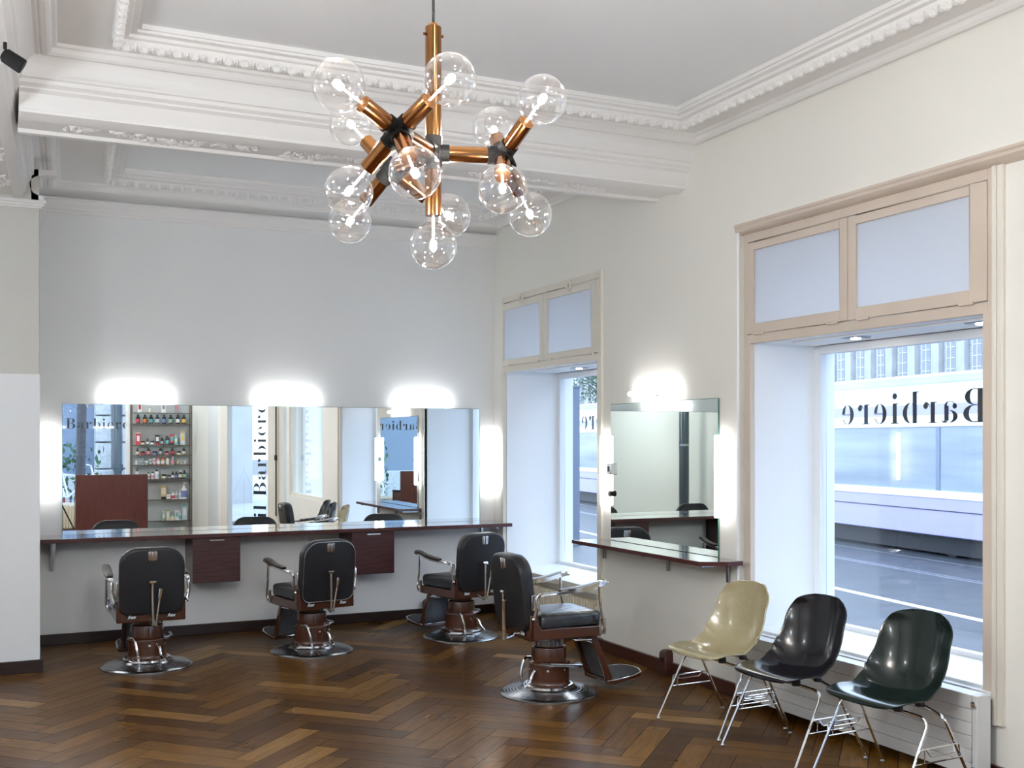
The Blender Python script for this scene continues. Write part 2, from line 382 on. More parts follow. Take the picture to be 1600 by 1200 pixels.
# back wall frieze with cove
fr=[(D,3.64),(D-.01,3.60),(D-.085,3.598),(D-.088,3.585),(D-.06,3.575),(D-.055,3.555),(D-.035,3.535),(D-.03,3.515),(D-.018,3.508),(D-.015,3.49),(D,3.485)]
struct('trim_5',MB().prism(fr,.256,W,'x'),'stucco')
# pilaster capital
cp=MB(); 
for (o_,z0,z1) in ((.018,3.30,3.315),(.03,3.315,3.335),(.045,3.335,3.36)): cp.box(-.5,.256+o_,8.47-o_*.3,9.5,z0,z1)
struct('trim_6',cp,'stucco',bevel=.004)
# scroll bracket beside the pilaster head
sc=[(0,0)]
sc=[(.0,.0),(.085,.0),(.085,.03),(.06,.035)]+[(.06+.0+.07*math.cos(a)-.0,.105+.07*math.sin(a)) for a in [R(t) for t in range(-90,-271,-20)]]+[(.10,.185),(.17,.185),(.17,.22),(.0,.22)]
struct('trim_7',MB().prism([(.20+p[0],3.36+p[1]) for p in sc],8.47,8.60,'y'),'stucco')
# long moulding over window 2, continuing past the casing
ml=[(W-.0,3.03),(W-.012,3.03),(W-.018,3.015),(W-.010,3.005),(W-.012,2.99),(W+.0,2.98),(W+.03,2.965),(WR+.005,2.96),(WR+.005,3.03)]
struct('trim_8',MB().prism(ml,2.0,5.735,'y'),'beige')
struct('trim_9',MB().tube([(W+.008,5.722,.09),(W+.008,5.722,2.98)],.012,10),'white')

# ------------------------------------------------------------------ windows
def pane(name,mb,m,parent,**k): return obj(name,mb,m,parent,**k)
GL=lambda y0,y1,z0,z1:MB().box(XG-.004,XG+.004,y0,y1,z0,z1)
def gcres(cx,cy,rx,ry,th,side,a0=90,a1=-90,n=14):
    """crescent: thick at the side, thin at the ends; side=+1 right, -1 left"""
    out=[];inn=[]
    for i in range(n+1):
        a=R(a0+(a1-a0)*i/n); out.append((cx+side*rx*math.cos(a),cy+ry*math.sin(a))); inn.append((cx+side*(rx-th)*math.cos(a),cy+(ry-.02)*math.sin(a)))
    return out+inn[::-1]
def disc(cx,cy,r,n=16): return [(cx+r*math.cos(2*PI*i/n),cy+r*math.sin(2*PI*i/n)) for i in range(n)]
def rect(x0,x1,y0,y1): return [(x0,y0),(x1,y0),(x1,y1),(x0,y1)]
ST=.17; XH=.65
def glyph(c):
    if c=='i': return [rect(.07,.07+ST,0,XH-.0),rect(0,.31,0,.028),rect(0,.08,XH-.03,XH),disc(.155,.88,.10)],.34
    if c=='l': return [rect(.07,.07+ST,0,1),rect(0,.31,0,.028),rect(0,.08,.97,1)],.34
    if c=='r': return [rect(.07,.07+ST,0,XH),rect(0,.31,0,.028),rect(0,.08,XH-.03,XH),disc(.44,XH-.12,.095),[(.27,XH-.16),(.30,XH-.06),(.38,XH),(.46,XH-.0),(.50,XH-.05),(.40,XH-.03),(.33,XH-.09)]],.56
    if c=='e': return [gcres(.29,XH/2,.29,XH/2,.17,-1),gcres(.33,XH/2,.23,XH/2,.14,1,90,4),rect(.17,.55,XH/2-.012,XH/2+.014),gcres(.33,XH/2,.22,XH/2,.045,1,-90,-28)],.60
    if c=='a': return [rect(.36,.36+ST,.06,XH-.14),gcres(.36,XH-.16,.17,.16,.10,1,90,5),[(.36,XH-.015),(.36,XH),(.22,XH),(.12,XH-.07),(.16,XH-.07),(.24,XH-.02)],disc(.13,XH-.15,.085),gcres(.32,.19,.30,.19,.17,-1),[(.40,.05),(.46,0),(.58,0),(.64,.06),(.64,.12),(.60,.05),(.53,.06)]],.66
    if c=='b': return [rect(.07,.07+ST,.0,1),rect(0,.08,.97,1),gcres(.33,XH/2,.33,XH/2,.18,1),[(.24,XH-.08),(.29,XH-.02),(.29,XH),(.24,XH-.04)]],.68
    if c=='B': return [rect(.09,.09+.20,0,1),rect(0,.30,0,.028),rect(0,.30,.972,1),gcres(.42,.76,.34,.24,.19,1),gcres(.42,.26,.40,.26,.21,1),rect(.30,.42,.50,.525),rect(.30,.42,.972,1),rect(.30,.42,0,.028)],.84
    return [],.30
def lettering(text,h,T,parent,space=.15,name='lettering',label='black stencil shop lettering'):
    x=0; mb=MB()
    for c in text:
        g,wd=glyph(c)
        for poly in g:
            mb.prism([(x+p[0],p[1]) for p in poly],0,.012,'z',T@Matrix.Diagonal((h,h,h*.2,1)))
        x+=wd+space
    o=obj(name,mb,'letter',parent); o['label']=label; return x*h
def casement(parent,y0,y1,z0,z1,x,col,name='window_frame',wd=.055,dp=.06):
    f=MB(); f.box(x-dp/2,x+dp/2,y0,y0+wd,z0,z1); f.box(x-dp/2,x+dp/2,y1-wd,y1,z0,z1); f.box(x-dp/2,x+dp/2,y0+wd,y1-wd,z1-wd,z1); f.box(x-dp/2,x+dp/2,y0+wd,y1-wd,z0,z0+wd*.5)
    return obj(name,f,col,parent,bevel=.004)
def niche(parent,y0,y1,zs,zt,xin):
    n=MB(); n.box(xin,XO,y1-.004,y1+.02,zs-.02,zt); n.box(xin,XO,y0-.02,y0+.004,zs-.02,zt); n.box(xin,XO,y0-.02,y1+.02,zt,zt+.03)
    obj('reveal_lining',n,'white',parent)
    obj('window_sill',MB().box(xin-.01,XO-.03,y0-.01,y1+.01,zs-.035,zs),'white',parent,bevel=.004)
    obj('head_strip',MB().box(xin+.10,xin+.13,y0,y1-.25,zt-.012,zt),'white',parent)
def recessed(parent,y,zt):
    a=obj('recessed_spotlight',MB().box(4.56,4.68,y-.06,y+.06,zt-.008,zt),'steel',parent,bevel=.002)
    obj('spot_lens',MB().lathe([(.0,0),(.028,0),(.03,.004),(0,.004)],16,Matrix.Translation((4.62,y,zt-.0125))),'spot',a)

def transom(parent,x,c,outer,panes,zhinge,ztop,rings=False):
    y0,y1=outer   # casing, y1 far
    f=MB()
    zb=zhinge
    f.box(x-.012,x+.03,y0+.035,y1-.035,ztop-.055,ztop)      # top casing rail
    f.box(x-.012,x+.03,y0+.035,y1-.035,zb-.062,zb-.004)     # rail under the lights
    obj('casing_rail',f,c,parent,bevel=.004)
    ym=(panes[0][0]+panes[1][1])/2
    for (a,b,p0,p1) in ((ym+.003,y1-.035,panes[0][0],panes[0][1]),(y0+.035,ym-.003,panes[1][0],panes[1][1])):
        s=MB(); zt=ztop-.062; X0,X1=x-.02,x+.012; pz0,pz1=panes[0][2],panes[0][3]
        s.box(X0,X1,a,p0,zb,zt); s.box(X0,X1,p1,b,zb,zt); s.box(X0,X1,p0,p1,zb,pz0); s.box(X0,X1,p0,p1,pz1,zt)
        so=obj('transom_sash',s,c,parent,bevel=.003)
        obj('frosted_pane',MB().box(x-.006,x+.0,p0-.005,p1+.005,pz0-.005,pz1+.005),'frost',so)
        for yy in (a+.12,b-.12):
            obj('hinge',MB().box(x-.03,x-.012,yy-.045,yy+.045,zb-.012,zb+.006),c,so,bevel=.004)
        if rings:
            yy=(a+b)/2
            obj('ring_pull',MB().tube([(x-.03,yy+.035*math.cos(t),zt+.0+.035*math.sin(t)) for t in [2*PI*i/16 for i in range(16)]],.006,8,close=True).box(x-.04,x-.01,yy-.012,yy+.012,zt+.02,zt+.05),c,so)
    g=MB(); g.box(x-.012,x+.03,y1-.035,y1,.10 if False else zb-.06,ztop); g.box(x-.012,x+.03,y0,y0+.035,zb-.06,ztop)
    obj('casing_stile',g,c,parent,bevel=.004)

# window 1 (by the corner)
w1=sthing('window_1')
ZT1=2.29
transom(w1,W,'cream',(7.455,9.325),((8.515,9.275,2.397,2.86),(7.60,8.375,2.367,2.86)),2.345,2.985,True)
f=MB(); f.box(W-.015,W+.03,9.29,9.335,.44,2.29); f.box(W-.015,W+.03,7.455,7.515,.10,2.29); f.box(W-.02,W+.03,7.44,7.47,.1,2.99)
obj('casing_jamb',f,'cream',w1,bevel=.004)
niche(w1,7.53,9.28,.475,ZT1,W+.02); casement(w1,7.53,9.28,.475,ZT1,XG,'white')
obj('glass',GL(7.56,9.25,.49,ZT1-.03),'glass',w1)
obj('upper_glass',GL(7.53,9.28,2.33,2.95),'glass',w1)
recessed(w1,8.45,ZT1)
TL=lambda y,z:Matrix.Translation((XG+.006,y,z))@Matrix(((0,0,1,0),(1,0,0,0),(0,1,0,0),(0,0,0,1)))
lettering('Barbiere',.187,TL(7.76,1.75),w1)
obj('sill_fascia',MB().box(W-.005,W+.02,7.515,9.30,.425,.475),'cream',w1,bevel=.003)
# window 2
w2=sthing('window_2'); ZT2=2.265
transom(w2,WR,'beige',(3.76,5.70),((4.815,5.595,2.388,2.853),(3.898,4.685,2.385,2.853)),2.325,2.965)
f=MB(); f.box(WR-.012,WR+.03,5.635,5.70,.30,2.27); f.box(WR-.014,WR+.03,3.76,3.825,.30,2.27)
obj('casing_jamb',f,'beige',w2,bevel=.004)
f=MB(); f.box(WR-.022,WR+.01,3.70,3.735,.285,2.965); f.box(WR-.03,WR+.01,3.735,3.76,.285,2.965)
obj('casing_moulding',f,'cream',w2,bevel=.005)
niche(w2,3.825,5.635,.455,ZT2,WR+.02); casement(w2,3.825,5.635,.455,ZT2,XG,'white')
obj('glass',GL(3.86,5.60,.47,ZT2-.03),'glass',w2)
obj('upper_glass',GL(3.83,5.63,2.33,2.95),'glass',w2)
recessed(w2,5.02,ZT2); recessed(w2,4.10,ZT2)
lettering('Barbiere',.187,TL(4.29,1.75),w2,space=.17)
obj('sill_fascia',MB().box(WR-.035,WR+.02,3.76,5.70,.405,.44),'white',w2,bevel=.003)
# window 3 (behind the camera on the street side)
w3=sthing('window_3')
casement(w3,.56,2.78,.72,2.985,WR+.06,'cream',wd=.10); obj('glass',MB().box(WR+.056,WR+.064,.65,2.69,.76,2.90),'glass',w3)
# window 4 (rear wall, lettered)
w4=sthing('window_4')
f=MB(); f.box(-.9,-.84,RY-.12,RY-.05,.42,2.75); f.box(1.90,1.96,RY-.12,RY-.05,.42,2.75); f.box(-.84,1.90,RY-.12,RY-.05,2.69,2.75); f.box(-.84,1.90,RY-.12,RY-.05,.42,.48)
obj('window_frame',f,'white',w4,bevel=.004)
obj('glass',MB().box(-.85,1.91,RY-.09,RY-.082,.47,2.70),'glass',w4)
obj('window_sill',MB().box(-.9,1.86,RY-.05,RY+.05,.50,.545),'white',w4,bevel=.004)
lettering('Barbiere',.185,Matrix.Translation((.90,RY-.095,1.86))@Matrix(((1,0,0,0),(0,0,-1,0),(0,1,0,0),(0,0,0,1))),w4,space=.13)
# door 1 (diagonal entrance with upright lettering)
d1=sthing('door_1')
f=MB(); f.box(.10,.33,-.03,.10,0,2.75,TD); f.box(DL-.24,DL-.08,-.03,.10,0,2.75,TD); f.box(.33,DL-.24,-.03,.10,2.62,2.75,TD); f.box(.33,DL-.24,0,.06,0,.10,TD)
obj('door_frame',f,'cream',d1,bevel=.004)
obj('door_glass',MB().box(.33,DL-.24,.02,.028,.10,2.62,TD),'glass',d1)
TV=TD@Matrix.Translation((.42,.034,.30))@Matrix(((0,1,0,0),(0,0,1,0),(1,0,0,0),(0,0,0,1)))
lettering('il Barbiere',.285,TV,d1,space=.12)
obj('door_bolt',MB().tube([TD@Vector((.13,-.05,.35)),TD@Vector((.13,-.05,2.5))],.011,8).cbox((0,0,0),(.03,.05,.09),TD@Matrix.Translation((.13,-.05,1.35))),'pad',d1)

# ------------------------------------------------------------------ radiators
def ribbed(name,label,loc,length,h,rz,m='radb'):
    t=thing(name,label,'radiator',loc,rz); n=int(length/.045); b=MB()
    for i in range(n):
        x=-length/2+(i+.5)*length/n; b.box(x-.017,x+.017,-.05,.05,.09,h)
    b.box(-length/2,length/2,-.03,.03,.11,h-.02)
    obj('fins',b,m,t,bevel=.008)
    for s in (-1,1): obj('foot',MB().box(s*length*.42-.02,s*length*.42+.02,-.03,.03,0,.1),m,t)
    return t
r1=ribbed('ribbed_radiator','beige ribbed radiator under the corner window behind the barber chairs',(4.34,8.45,0),1.55,.36,PI/2)
obj('valve',MB().tube([(-.80,0,.30),(-.86,0,.30),(-.86,-.04,.30)],.02,10).tube([(-.86,0,.33),(-.86,0,.05)],.012,8).lathe([(.02,0),(.032,.01),(.032,.05),(.02,.06)],12,Matrix.Translation((-.86,-.02,.30))@Matrix.Rotation(PI/2,4,'X')),'cream',r1)
ribbed('ribbed_radiator','beige ribbed radiator under the lettered rear window seen in the mirror',(.75,RY+.12,0),1.9,.50,0)
t=thing('panel_radiator','white grooved panel radiator behind the three shell chairs','radiator',(4.21,4.665,0),0)
b=MB()
for i in range(6): b.box(-.035,-.02,-.90,.90,.055+i*.0635,.055+i*.0635+.0605)
obj('front_panel',b,'rad',t,bevel=.0015,seg=1)
obj('core',MB().box(-.024,.045,-.895,.895,.06,.43),'gap',t)
obj('top_grille',MB().box(-.035,.055,-.905,.905,.432,.440),'rad',t,bevel=.002)
obj('side_cover',MB().box(-.035,.055,-.935,-.905,.05,.44),'rad',t,bevel=.003)
obj('side_cover',MB().box(-.035,.055,.905,.935,.05,.44),'rad',t,bevel=.003)
for z in (.40,.09): obj('screw_cap',MB().lathe([(.0,0),(.014,0),(.014,.012),(0,.014)],14,Matrix.Translation((-.035,-.92,z))@Matrix.Rotation(-PI/2,4,'Y')),'chrome',t)
for s in (-.7,.7): obj('bracket',MB().box(.045,.12,s-.02,s+.02,.10,.36),'rad',t)

# ------------------------------------------------------------------ counters, mirrors, cabinets
t=thing('wall_counter','long glossy mahogany counter running under the wide mirror on the back wall','counter',(0,D,0))
cy0=9.10-D
obj('worktop',MB().box(.272,4.272,cy0+.006,-.005,.858,.887),'ctop',t,bevel=.003)
obj('front_edge',MB().box(.270,4.274,cy0,cy0+.008,.855,.886),'edge',t,bevel=.002)
for x in (.375,4.15):
    b=MB().box(x-.012,x+.012,cy0+.06,-.0,.835,.857).box(x-.012,x+.012,-.03,0,.60,.84)
    b.prism([(cy0+.10,.84),(-.02,.84),(-.02,.70)],x-.004,x+.004,'x') if x<1 else None
    obj('bracket',b,'steel',t,bevel=.002)
# short front bracket visible at the left end
obj('bracket',MB().box(.36,.39,cy0+.04,cy0+.065,.74,.857),'steel',t,bevel=.002)
def cabinet(x0,label):
    t=thing('drawer_cabinet',label,'cabinet',(x0,D,0),group=None)
    obj('body',MB().box(0,.383,-.385,-.003,.484,.855),'maho',t,bevel=.002)
    d=obj('door',MB().box(.0,.383,-.404,-.387,.484,.853),'maho',t,bevel=.002)
    obj('handle',MB().box(.13,.25,-.425,-.418,.828,.838).box(.135,.142,-.42,-.404,.829,.837).box(.238,.245,-.42,-.404,.829,.837),'chrome',d,bevel=.001)
cabinet(1.418,'mahogany hanging cabinet under the counter, between the first and second barber chairs')
cabinet(2.758,'mahogany hanging cabinet under the counter, between the second and third barber chairs')
# wide mirror; the old wall is not quite square, so the glass hangs a touch turned
t=thing('wide_wall_mirror','long frameless mirror above the counter on the back wall','mirror',(.457,D-.004,0),R(-.42))
obj('silvered_glass',MB().box(0,3.66,-.008,-.001,.888,1.945),'mirror',t)
obj('polished_edge',MB().box(-.003,0,-.008,-.001,.888,1.945).box(3.66,3.664,-.008,-.001,.888,1.945).box(0,3.66,-.008,-.001,1.945,1.948),'mirredge',t)
t=thing('square_wall_mirror','square frameless mirror above the short shelf on the pier between the windows','mirror',(W-.003,5.91,0),0)
obj('silvered_glass',MB().box(-.012,-.001,0,1.385,.885,1.925),'mirror2',t)
obj('polished_edge',MB().box(-.012,-.001,-.004,0,.885,1.925).box(-.012,-.001,0,1.385,1.925,1.929),'mirredge',t)
t=thing('wall_shelf','short mahogany shelf with a cut corner under the square mirror','shelf',(W,0,0))
pts=[(-.003,5.66),(-.12,5.66),(-.275,5.74),(-.275,7.44),(-.003,7.44)]
obj('worktop',MB().prism(pts,.856,.882,'z'),'ctop',t,bevel=.002)
e=MB()
for a,b in ((pts[1],pts[2]),(pts[2],pts[3]),(pts[0],pts[1])):
    a=Vector((*a,0)); b=Vector((*b,0)); d=(b-a); L=d.length; T=Matrix.Translation(a)@Matrix.Rotation(math.atan2(d.y,d.x),4,'Z'); e.box(0,L,-.002,.004,.854,.881,T)
obj('front_edge',e,'edge',t)
for y in (5.80,6.50,7.40):
    obj('bracket',MB().box(-.23,-.002,y-.012,y+.012,.838,.856).box(-.022,-.002,y-.012,y+.012,.73,.85),'steel',t,bevel=.002)

# ------------------------------------------------------------------ tube lamps
def tube_lamp(loc,rot,label,L=.54,group=None):
    t=thing('tube_lamp',label,'lamp',loc); t.rotation_euler=rot      # local x along the tube, local -y away from the wall
    obj('tube',MB().tube([(-L/2,-.055,0),(-L/2+.006,-.055,0),(L/2-.006,-.055,0),(L/2,-.055,0)],[.012,.0165,.0165,.012],16),'tube',t)
    obj('socket',MB().cbox((0,-.020,0),(.055,.040,.032)),'chrome',t,bevel=.004)
ZL=2.012
tube_lamp((1.03,D,ZL),(0,0,0),'lit horizontal tube lamp above the left end of the wide mirror')
tube_lamp((2.285,D,ZL),(0,0,0),'lit horizontal tube lamp above the middle of the wide mirror')
tube_lamp((3.55,D,ZL-.008),(0,0,0),'lit horizontal tube lamp above the right end of the wide mirror')
tube_lamp((.355,D,1.467),(0,PI/2,0),'lit upright tube lamp between the left pilaster and the wide mirror')
tube_lamp((4.205,D,1.445),(0,PI/2,0),'lit upright tube lamp in the corner right of the wide mirror')
RZ=Euler((0,0,-PI/2))
tube_lamp((W,6.66,1.992),(0,0,-PI/2),'lit horizontal tube lamp above the square mirror',L=.60)
tube_lamp((W,7.36,1.415),Matrix.Rotation(-PI/2,4,'Z').to_3x3().to_4x4().__matmul__(Matrix.Rotation(PI/2,4,'Y')).to_euler(),'lit upright tube lamp left of the square mirror')
tube_lamp((W,5.865,1.415),Matrix.Rotation(-PI/2,4,'Z').__matmul__(Matrix.Rotation(PI/2,4,'Y')).to_euler(),'lit upright tube lamp right of the square mirror')
t=thing('light_switch','small chrome switch plate left of the square mirror, above the oval plate','switch',(W,7.285,1.43))
obj('plate',MB().box(-.045,0,-.035,.035,-.045,.045),'chrome',t,bevel=.004)
obj('rocker',MB().box(-.050,-.045,-.012,.012,-.02,.02),'blackm',t)
t=thing('wall_socket','oval steel wall plate with a dark knob below the chrome switch plate','socket',(W,7.275,1.24))
obj('plate',MB().lathe([(.0,0),(.045,0),(.05,.008),(.042,.014),(0,.014)],24,Matrix.Rotation(-PI/2,4,'Y')@Matrix.Diagonal((1.5,1,1,1))),'steel',t)
obj('knob',MB().lathe([(.02,0),(.022,.03),(.0,.032)],16,Matrix.Translation((-.012,0,0))@Matrix.Rotation(-PI/2,4,'Y')),'blackm',t)

# skirting sockets
def skirt_socket(loc,rz,label):
    t=thing('floor_socket',label,'socket',loc,rz)
    b=MB(); a=.05; vs=[(-a,-.07,0),(a,-.07,0),(a,0,0),(-a,0,0),(-a*.85,-.06,.155),(a*.85,-.06,.155),(a*.85,0,.155),(-a*.85,0,.155),(-a*.5,-.045,.175),(a*.5,-.045,.175),(a*.5,0,.175),(-a*.5,0,.175)]
    b.add(vs,[(3,2,1,0),(0,1,5,4),(1,2,6,5),(2,3,7,6),(3,0,4,7),(4,5,9,8),(5,6,10,9),(6,7,11,10),(7,4,8,11),(8,9,10,11)])
    obj('housing',b,'skirtb',t,bevel=.003)
    obj('outlet',MB().cbox((0,-.068,.11),(.035,.008,.035)),'skirt',t,bevel=.002)
skirt_socket((W-.0,6.50,0),-PI/2,'dark brown tapered outlet box on the skirting under the short shelf')
skirt_socket((3.60,D,0),0,'dark brown outlet box on the back wall skirting behind the third barber chair')

# ------------------------------------------------------------------ barber chair
def rrect(hw,z0,z1,rt,rb,n=7):
    P=[]
    for cx,cz,r,a0 in ((hw-rb,z0+rb,rb,-90),(hw-rt,z1-rt,rt,0),(-hw+rt,z1-rt,rt,90),(-hw+rb,z0+rb,rb,180)):
        for i in range(n+1): a=R(a0+90*i/n); P.append((cx+r*math.cos(a),cz+r*math.sin(a)))
    return P
def loft(secs):       # list of rings of equal count
    mb=MB(); n=len(secs[0]); vs=[p for s in secs for p in s]; fs=[]
    for k in range(len(secs)-1):
        for i in range(n): fs.append((k*n+i,k*n+(i+1)%n,(k+1)*n+(i+1)%n,(k+1)*n+i))
    fs.append(tuple(range(n))[::-1]); fs.append(tuple((len(secs)-1)*n+i for i in range(n)))
    return mb.add(vs,fs)
def make_barber(label):
    t=thing('barber_chair',label,'barber chair',(0,0,0))
    pr=[(.322,0),(.322,.008),(.315,.013)]
    r=.305
    z=.016
    while r>.19:
        pr+=[(r,z),(r-.006,z+.004),(r-.014,z+.003)]; r-=.02; z+=.0035
    pr+=[(.185,.040),(.170,.050),(.165,.052)]
    obj('base_plate',MB().lathe(pr,64),'steel',t,smooth=50)
    obj('base_collar',MB().lathe([(.172,.046),(.170,.062),(.160,.068),(.150,.068)],48),'chrome',t,smooth=50)
    obj('column',MB().lathe([(.156,.05),(.152,.062),(.140,.070),(.134,.080),(.1335,.10),(.133,.190),(.138,.196),(.138,.205),(.132,.214),(.116,.220),(.1155,.24),(.114,.30),(.112,.306),(.096,.312),(.093,.318),(.093,.41)],48),'brown',t,smooth=40)
    for bp_,bq in (((-.067,-.116,.165),-PI/2+R(-30)),((-.134,0,.165),PI),((.045,-.126,.165),-PI/2+R(20))):
        obj('column_bolt',MB().lathe([(.009,-.004),(.009,.006),(.0,.008)],10,Matrix.Translation(bp_)@Matrix.Rotation(bq,4,'Z')@Matrix.Rotation(PI/2,4,'Y')),'chrome',t)
    # seat frame (brown casting)
    b=MB(); hw=.235
    rear=[(-hw,.36),(hw,.36),(hw,.52),(hw-.03,.525),(hw-.045,.49),(hw-.085,.445),(hw-.14,.43),(-hw+.14,.43),(-hw+.085,.445),(-hw+.045,.49),(-hw+.03,.525),(-hw,.52)]
    b.prism(rear,-.255,-.225,'x')
    for s in (-1,1):
        y0,y1=sorted((s*hw,s*(hw-.025)))
        b.prism([(-.255,.36),(.26,.36),(.27,.375),(.27,.425),(-.17,.43),(-.19,.46),(-.20,.52),(-.255,.525)],y0,y1,'y')
    b.box(.245,.27,-hw,hw,.365,.425); b.box(-.24,.25,-hw+.01,hw-.01,.36,.385)
    obj('seat_frame',b,'brown',t,bevel=.006)
    # seat cushion
    ss=[]
    for z,k in ((.428,-.012),(.436,0),(.49,0),(.505,-.006),(.515,-.02),(.523,-.07),(.527,-.14)):
        ss.append([(.025+p[0],p[1],z) for p in rrect(.228+k if k>-.1 else .228+k,-.215-k,.215+k,max(.04+k,.02),max(.04+k,.02))])
    ss=[[( .03+q[0]*1.0,q[1],q[2]) for q in s] for s in ss]
    obj('seat_cushion',loft(ss),'seatl',t,smooth=50)
    # backrest
    rec=R(7); TB=Matrix.Translation((-.215,0,.40))@Matrix.Rotation(-rec,4,'Y')
    sec=[]
    for x,k in ((-.060,-.018),(-.058,-.006),(-.050,0),(-.02,0),(.02,-.004),(.035,-.02),(.043,-.06),(.046,-.12)):
        sec.append([TB@Vector((x,p[0],p[1])) for p in rrect(.222+k,.02-k,.498+k,max(.125+k,.02),max(.07+k,.015))])
    bk=obj('backrest',loft(sec),'leather',t,smooth=50)
    ring=[TB@Vector((-.060,p[0],p[1])) for p in rrect(.213,.03,.489,.118,.062)]
    obj('piping',MB().tube(ring,.003,8,close=True),'steel',bk)
    # headrest bracket
    hb=MB()
    for s in (-1,0,1): hb.cbox((-.066-.006*(s==0),s*.018,.446),(.016,.012,.068),TB)
    hb.cbox((-.062,0,.446),(.008,.062,.06),TB)
    obj('headrest_bracket',hb,'chrome',t,bevel=.003)
    for s in (-1,1): obj('side_hinge',MB().box(-.245,-.185,min(s*.222,s*.236),max(s*.222,s*.236),.55,.65),'chrome',t,bevel=.004)
    # back levers
    obj('recline_rod',MB().tube([TB@Vector((-.085,0,.26)),(-.330,-.004,.345)],.009,10).tube([TB@Vector((-.085,-.022,.26)),TB@Vector((-.085,.022,.26))],.012,10).tube([(-.25,0,.375),(-.33,0,.35)],.012,8),'chrome',t)
    lv=obj('recline_lever',MB().tube([(-.325,-.022,.345),(-.345,-.05,.56)],[.008,.006],10),'chrome',t)
    obj('lever_handle',MB().tube([(-.343,-.045,.53),(-.346,-.049,.56),(-.349,-.054,.605)],[.009,.013,.014],10),'chrome',lv)
    # badges
    for s in (-1,1):
        bd=obj('badge',MB().lathe([(0,0),(.024,0),(.025,.003),(.0,.004)],24,Matrix.Translation((-.2555,s*.135,.40))@Matrix.Rotation(-PI/2,4,'Y')@Matrix.Diagonal((.75,1.5,1,1))),'blackm',t)
        cu=bpy.data.curves.new('badge_script','FONT'); cu.body='Rex'; cu.size=.034; cu.shear=.35; cu.extrude=.0008; cu.align_x='CENTER'; cu.align_y='CENTER'; cu.offset=.0008
        tmp=bpy.data.objects.new('tmp',cu); COL.objects.link(tmp); dg=bpy.context.evaluated_depsgraph_get(); me=bpy.data.meshes.new_from_object(tmp.evaluated_get(dg)); bpy.data.objects.remove(tmp)
        so=bpy.data.objects.new('badge_script',me); COL.objects.link(so); me.materials.clear(); me.materials.append(M['tramw']); so.parent=bd
        # plane facing -x: text x -> -y, text y -> z
        so.matrix_local=Matrix.Translation((-.2605,s*.135,.40))@Matrix(((0,0,-1,0),(-1,0,0,0),(0,1,0,0),(0,0,0,1)))
    # arms
    for s in (-1,1):
        y=s*.262
        a=obj('armrest',loft([[(x,y+hwid*cy,z+ht*cz) for cy,cz in ((-1,-.6),(-.5,-1),(.5,-1),(1,-.6),(1,.6),(.6,1),(-.6,1),(-1,.6))] for x,z,hwid,ht in ((-.20,.645,.010,.008),(-.16,.655,.018,.010),(-.08,.655,.022,.010),(.0,.660,.027,.012),(.10,.668,.030,.012),(.20,.690,.031,.012),(.27,.702,.028,.010),(.285,.702,.020,.008))]),'chrome',t,smooth=60)
        obj('arm_pad',loft([[(x,y+hwid*cy,z+ht*cz) for cy,cz in ((-1,-1),(1,-1),(1,.4),(.6,1),(-.6,1),(-1,.4))] for x,z,hwid,ht in ((-.06,.672,.020,.006),(-.04,.675,.025,.009),(.05,.680,.028,.010),(.14,.690,.030,.011),(.21,.708,.029,.011),(.265,.716,.026,.009),(.275,.715,.020,.005))]),'pad',a,smooth=60)
        obj('arm_post',MB().tube(arc([((-.235,s*.244,.49),0),((-.225,y,.56),.03),((-.225,y,.655),.03),((-.17,y,.655),0)]),.012,10).ell((-.235,s*.248,.50),(.016,.012,.016)),'chrome',t)
        obj('arm_post',MB().tube(arc([((.262,s*.246,.385),0),((.268,y,.42),.02),((.235,y,.56),.05),((.23,y,.70),0)]),[.008]*1+[.0095]*60 if False else .0095,10).box(.235,.285,min(s*.236,s*.252),max(s*.236,s*.252),.37,.47),'chrome',t)
        obj('arm_knob',MB().ell((.29,y,.70),(.012,.010,.010)),'chrome',a)
    # footrest
    for s in (-1,1):
        y=s*.135
        b=MB().prism([(.23,.375),(.275,.375),(.335,.24),(.415,.05),(.36,.05),(.29,.24)],y-.011,y+.011,'y')
        obj('footrest_arm',b,'brown',t,bevel=.005)
        obj('stay_rod',MB().tube([(.08,y*.9,.355),(.12,y,.325),(.285,y,.318)],.008,8),'chrome',t)
    obj('calf_plate',loft([[(x+dx,y,z) for dx,y in ((-.012,-.118),(.004,-.122),(.004,.122),(-.012,.118))] for x,z in ((.305,.31),(.33,.24),(.375,.12),(.395,.075))]),'calf',t,bevel=.003)
    fp=[(.36,-.155),(.40,-.17),(.56,-.165),(.63,-.13),(.66,-.06),(.668,0),(.66,.06),(.63,.13),(.56,.165),(.40,.17),(.36,.155)]
    TF=Matrix.Translation((.38,0,.055))@Matrix.Rotation(R(-7),4,'Y')@Matrix.Translation((-.38,0,0))
    p=obj('foot_plate',MB().prism(fp,-.006,.016,'z',TF),'brown',t,bevel=.004)
    obj('rubber_tread',MB().prism([(.385+(q[0]-.36)*.9,q[1]*.93) for q in fp],.0175,.022,'z',TF),'rubber',p,bevel=.001)
    obj('tread_rim',MB().tube([TF@Vector((q[0],q[1],.017)) for q in fp],.005,8,close=True),'chrome',p)
    # pump controls on the column
    obj('pump_lever',MB().tube(arc([((-.05,.115,.215),0),((-.13,.10,.225),.03),((-.165,.085,.12),.04),((-.155,.075,.065),0)]),[.011]*1+[.010]*1 if False else .0095,10),'chrome',t)
    obj('pedal',MB().tube(arc([((-.12,-.055,.175),0),((-.155,-.07,.15),.02),((-.175,-.075,.10),.03),((-.22,-.08,.075),0)]),.009,10),'chrome',t)
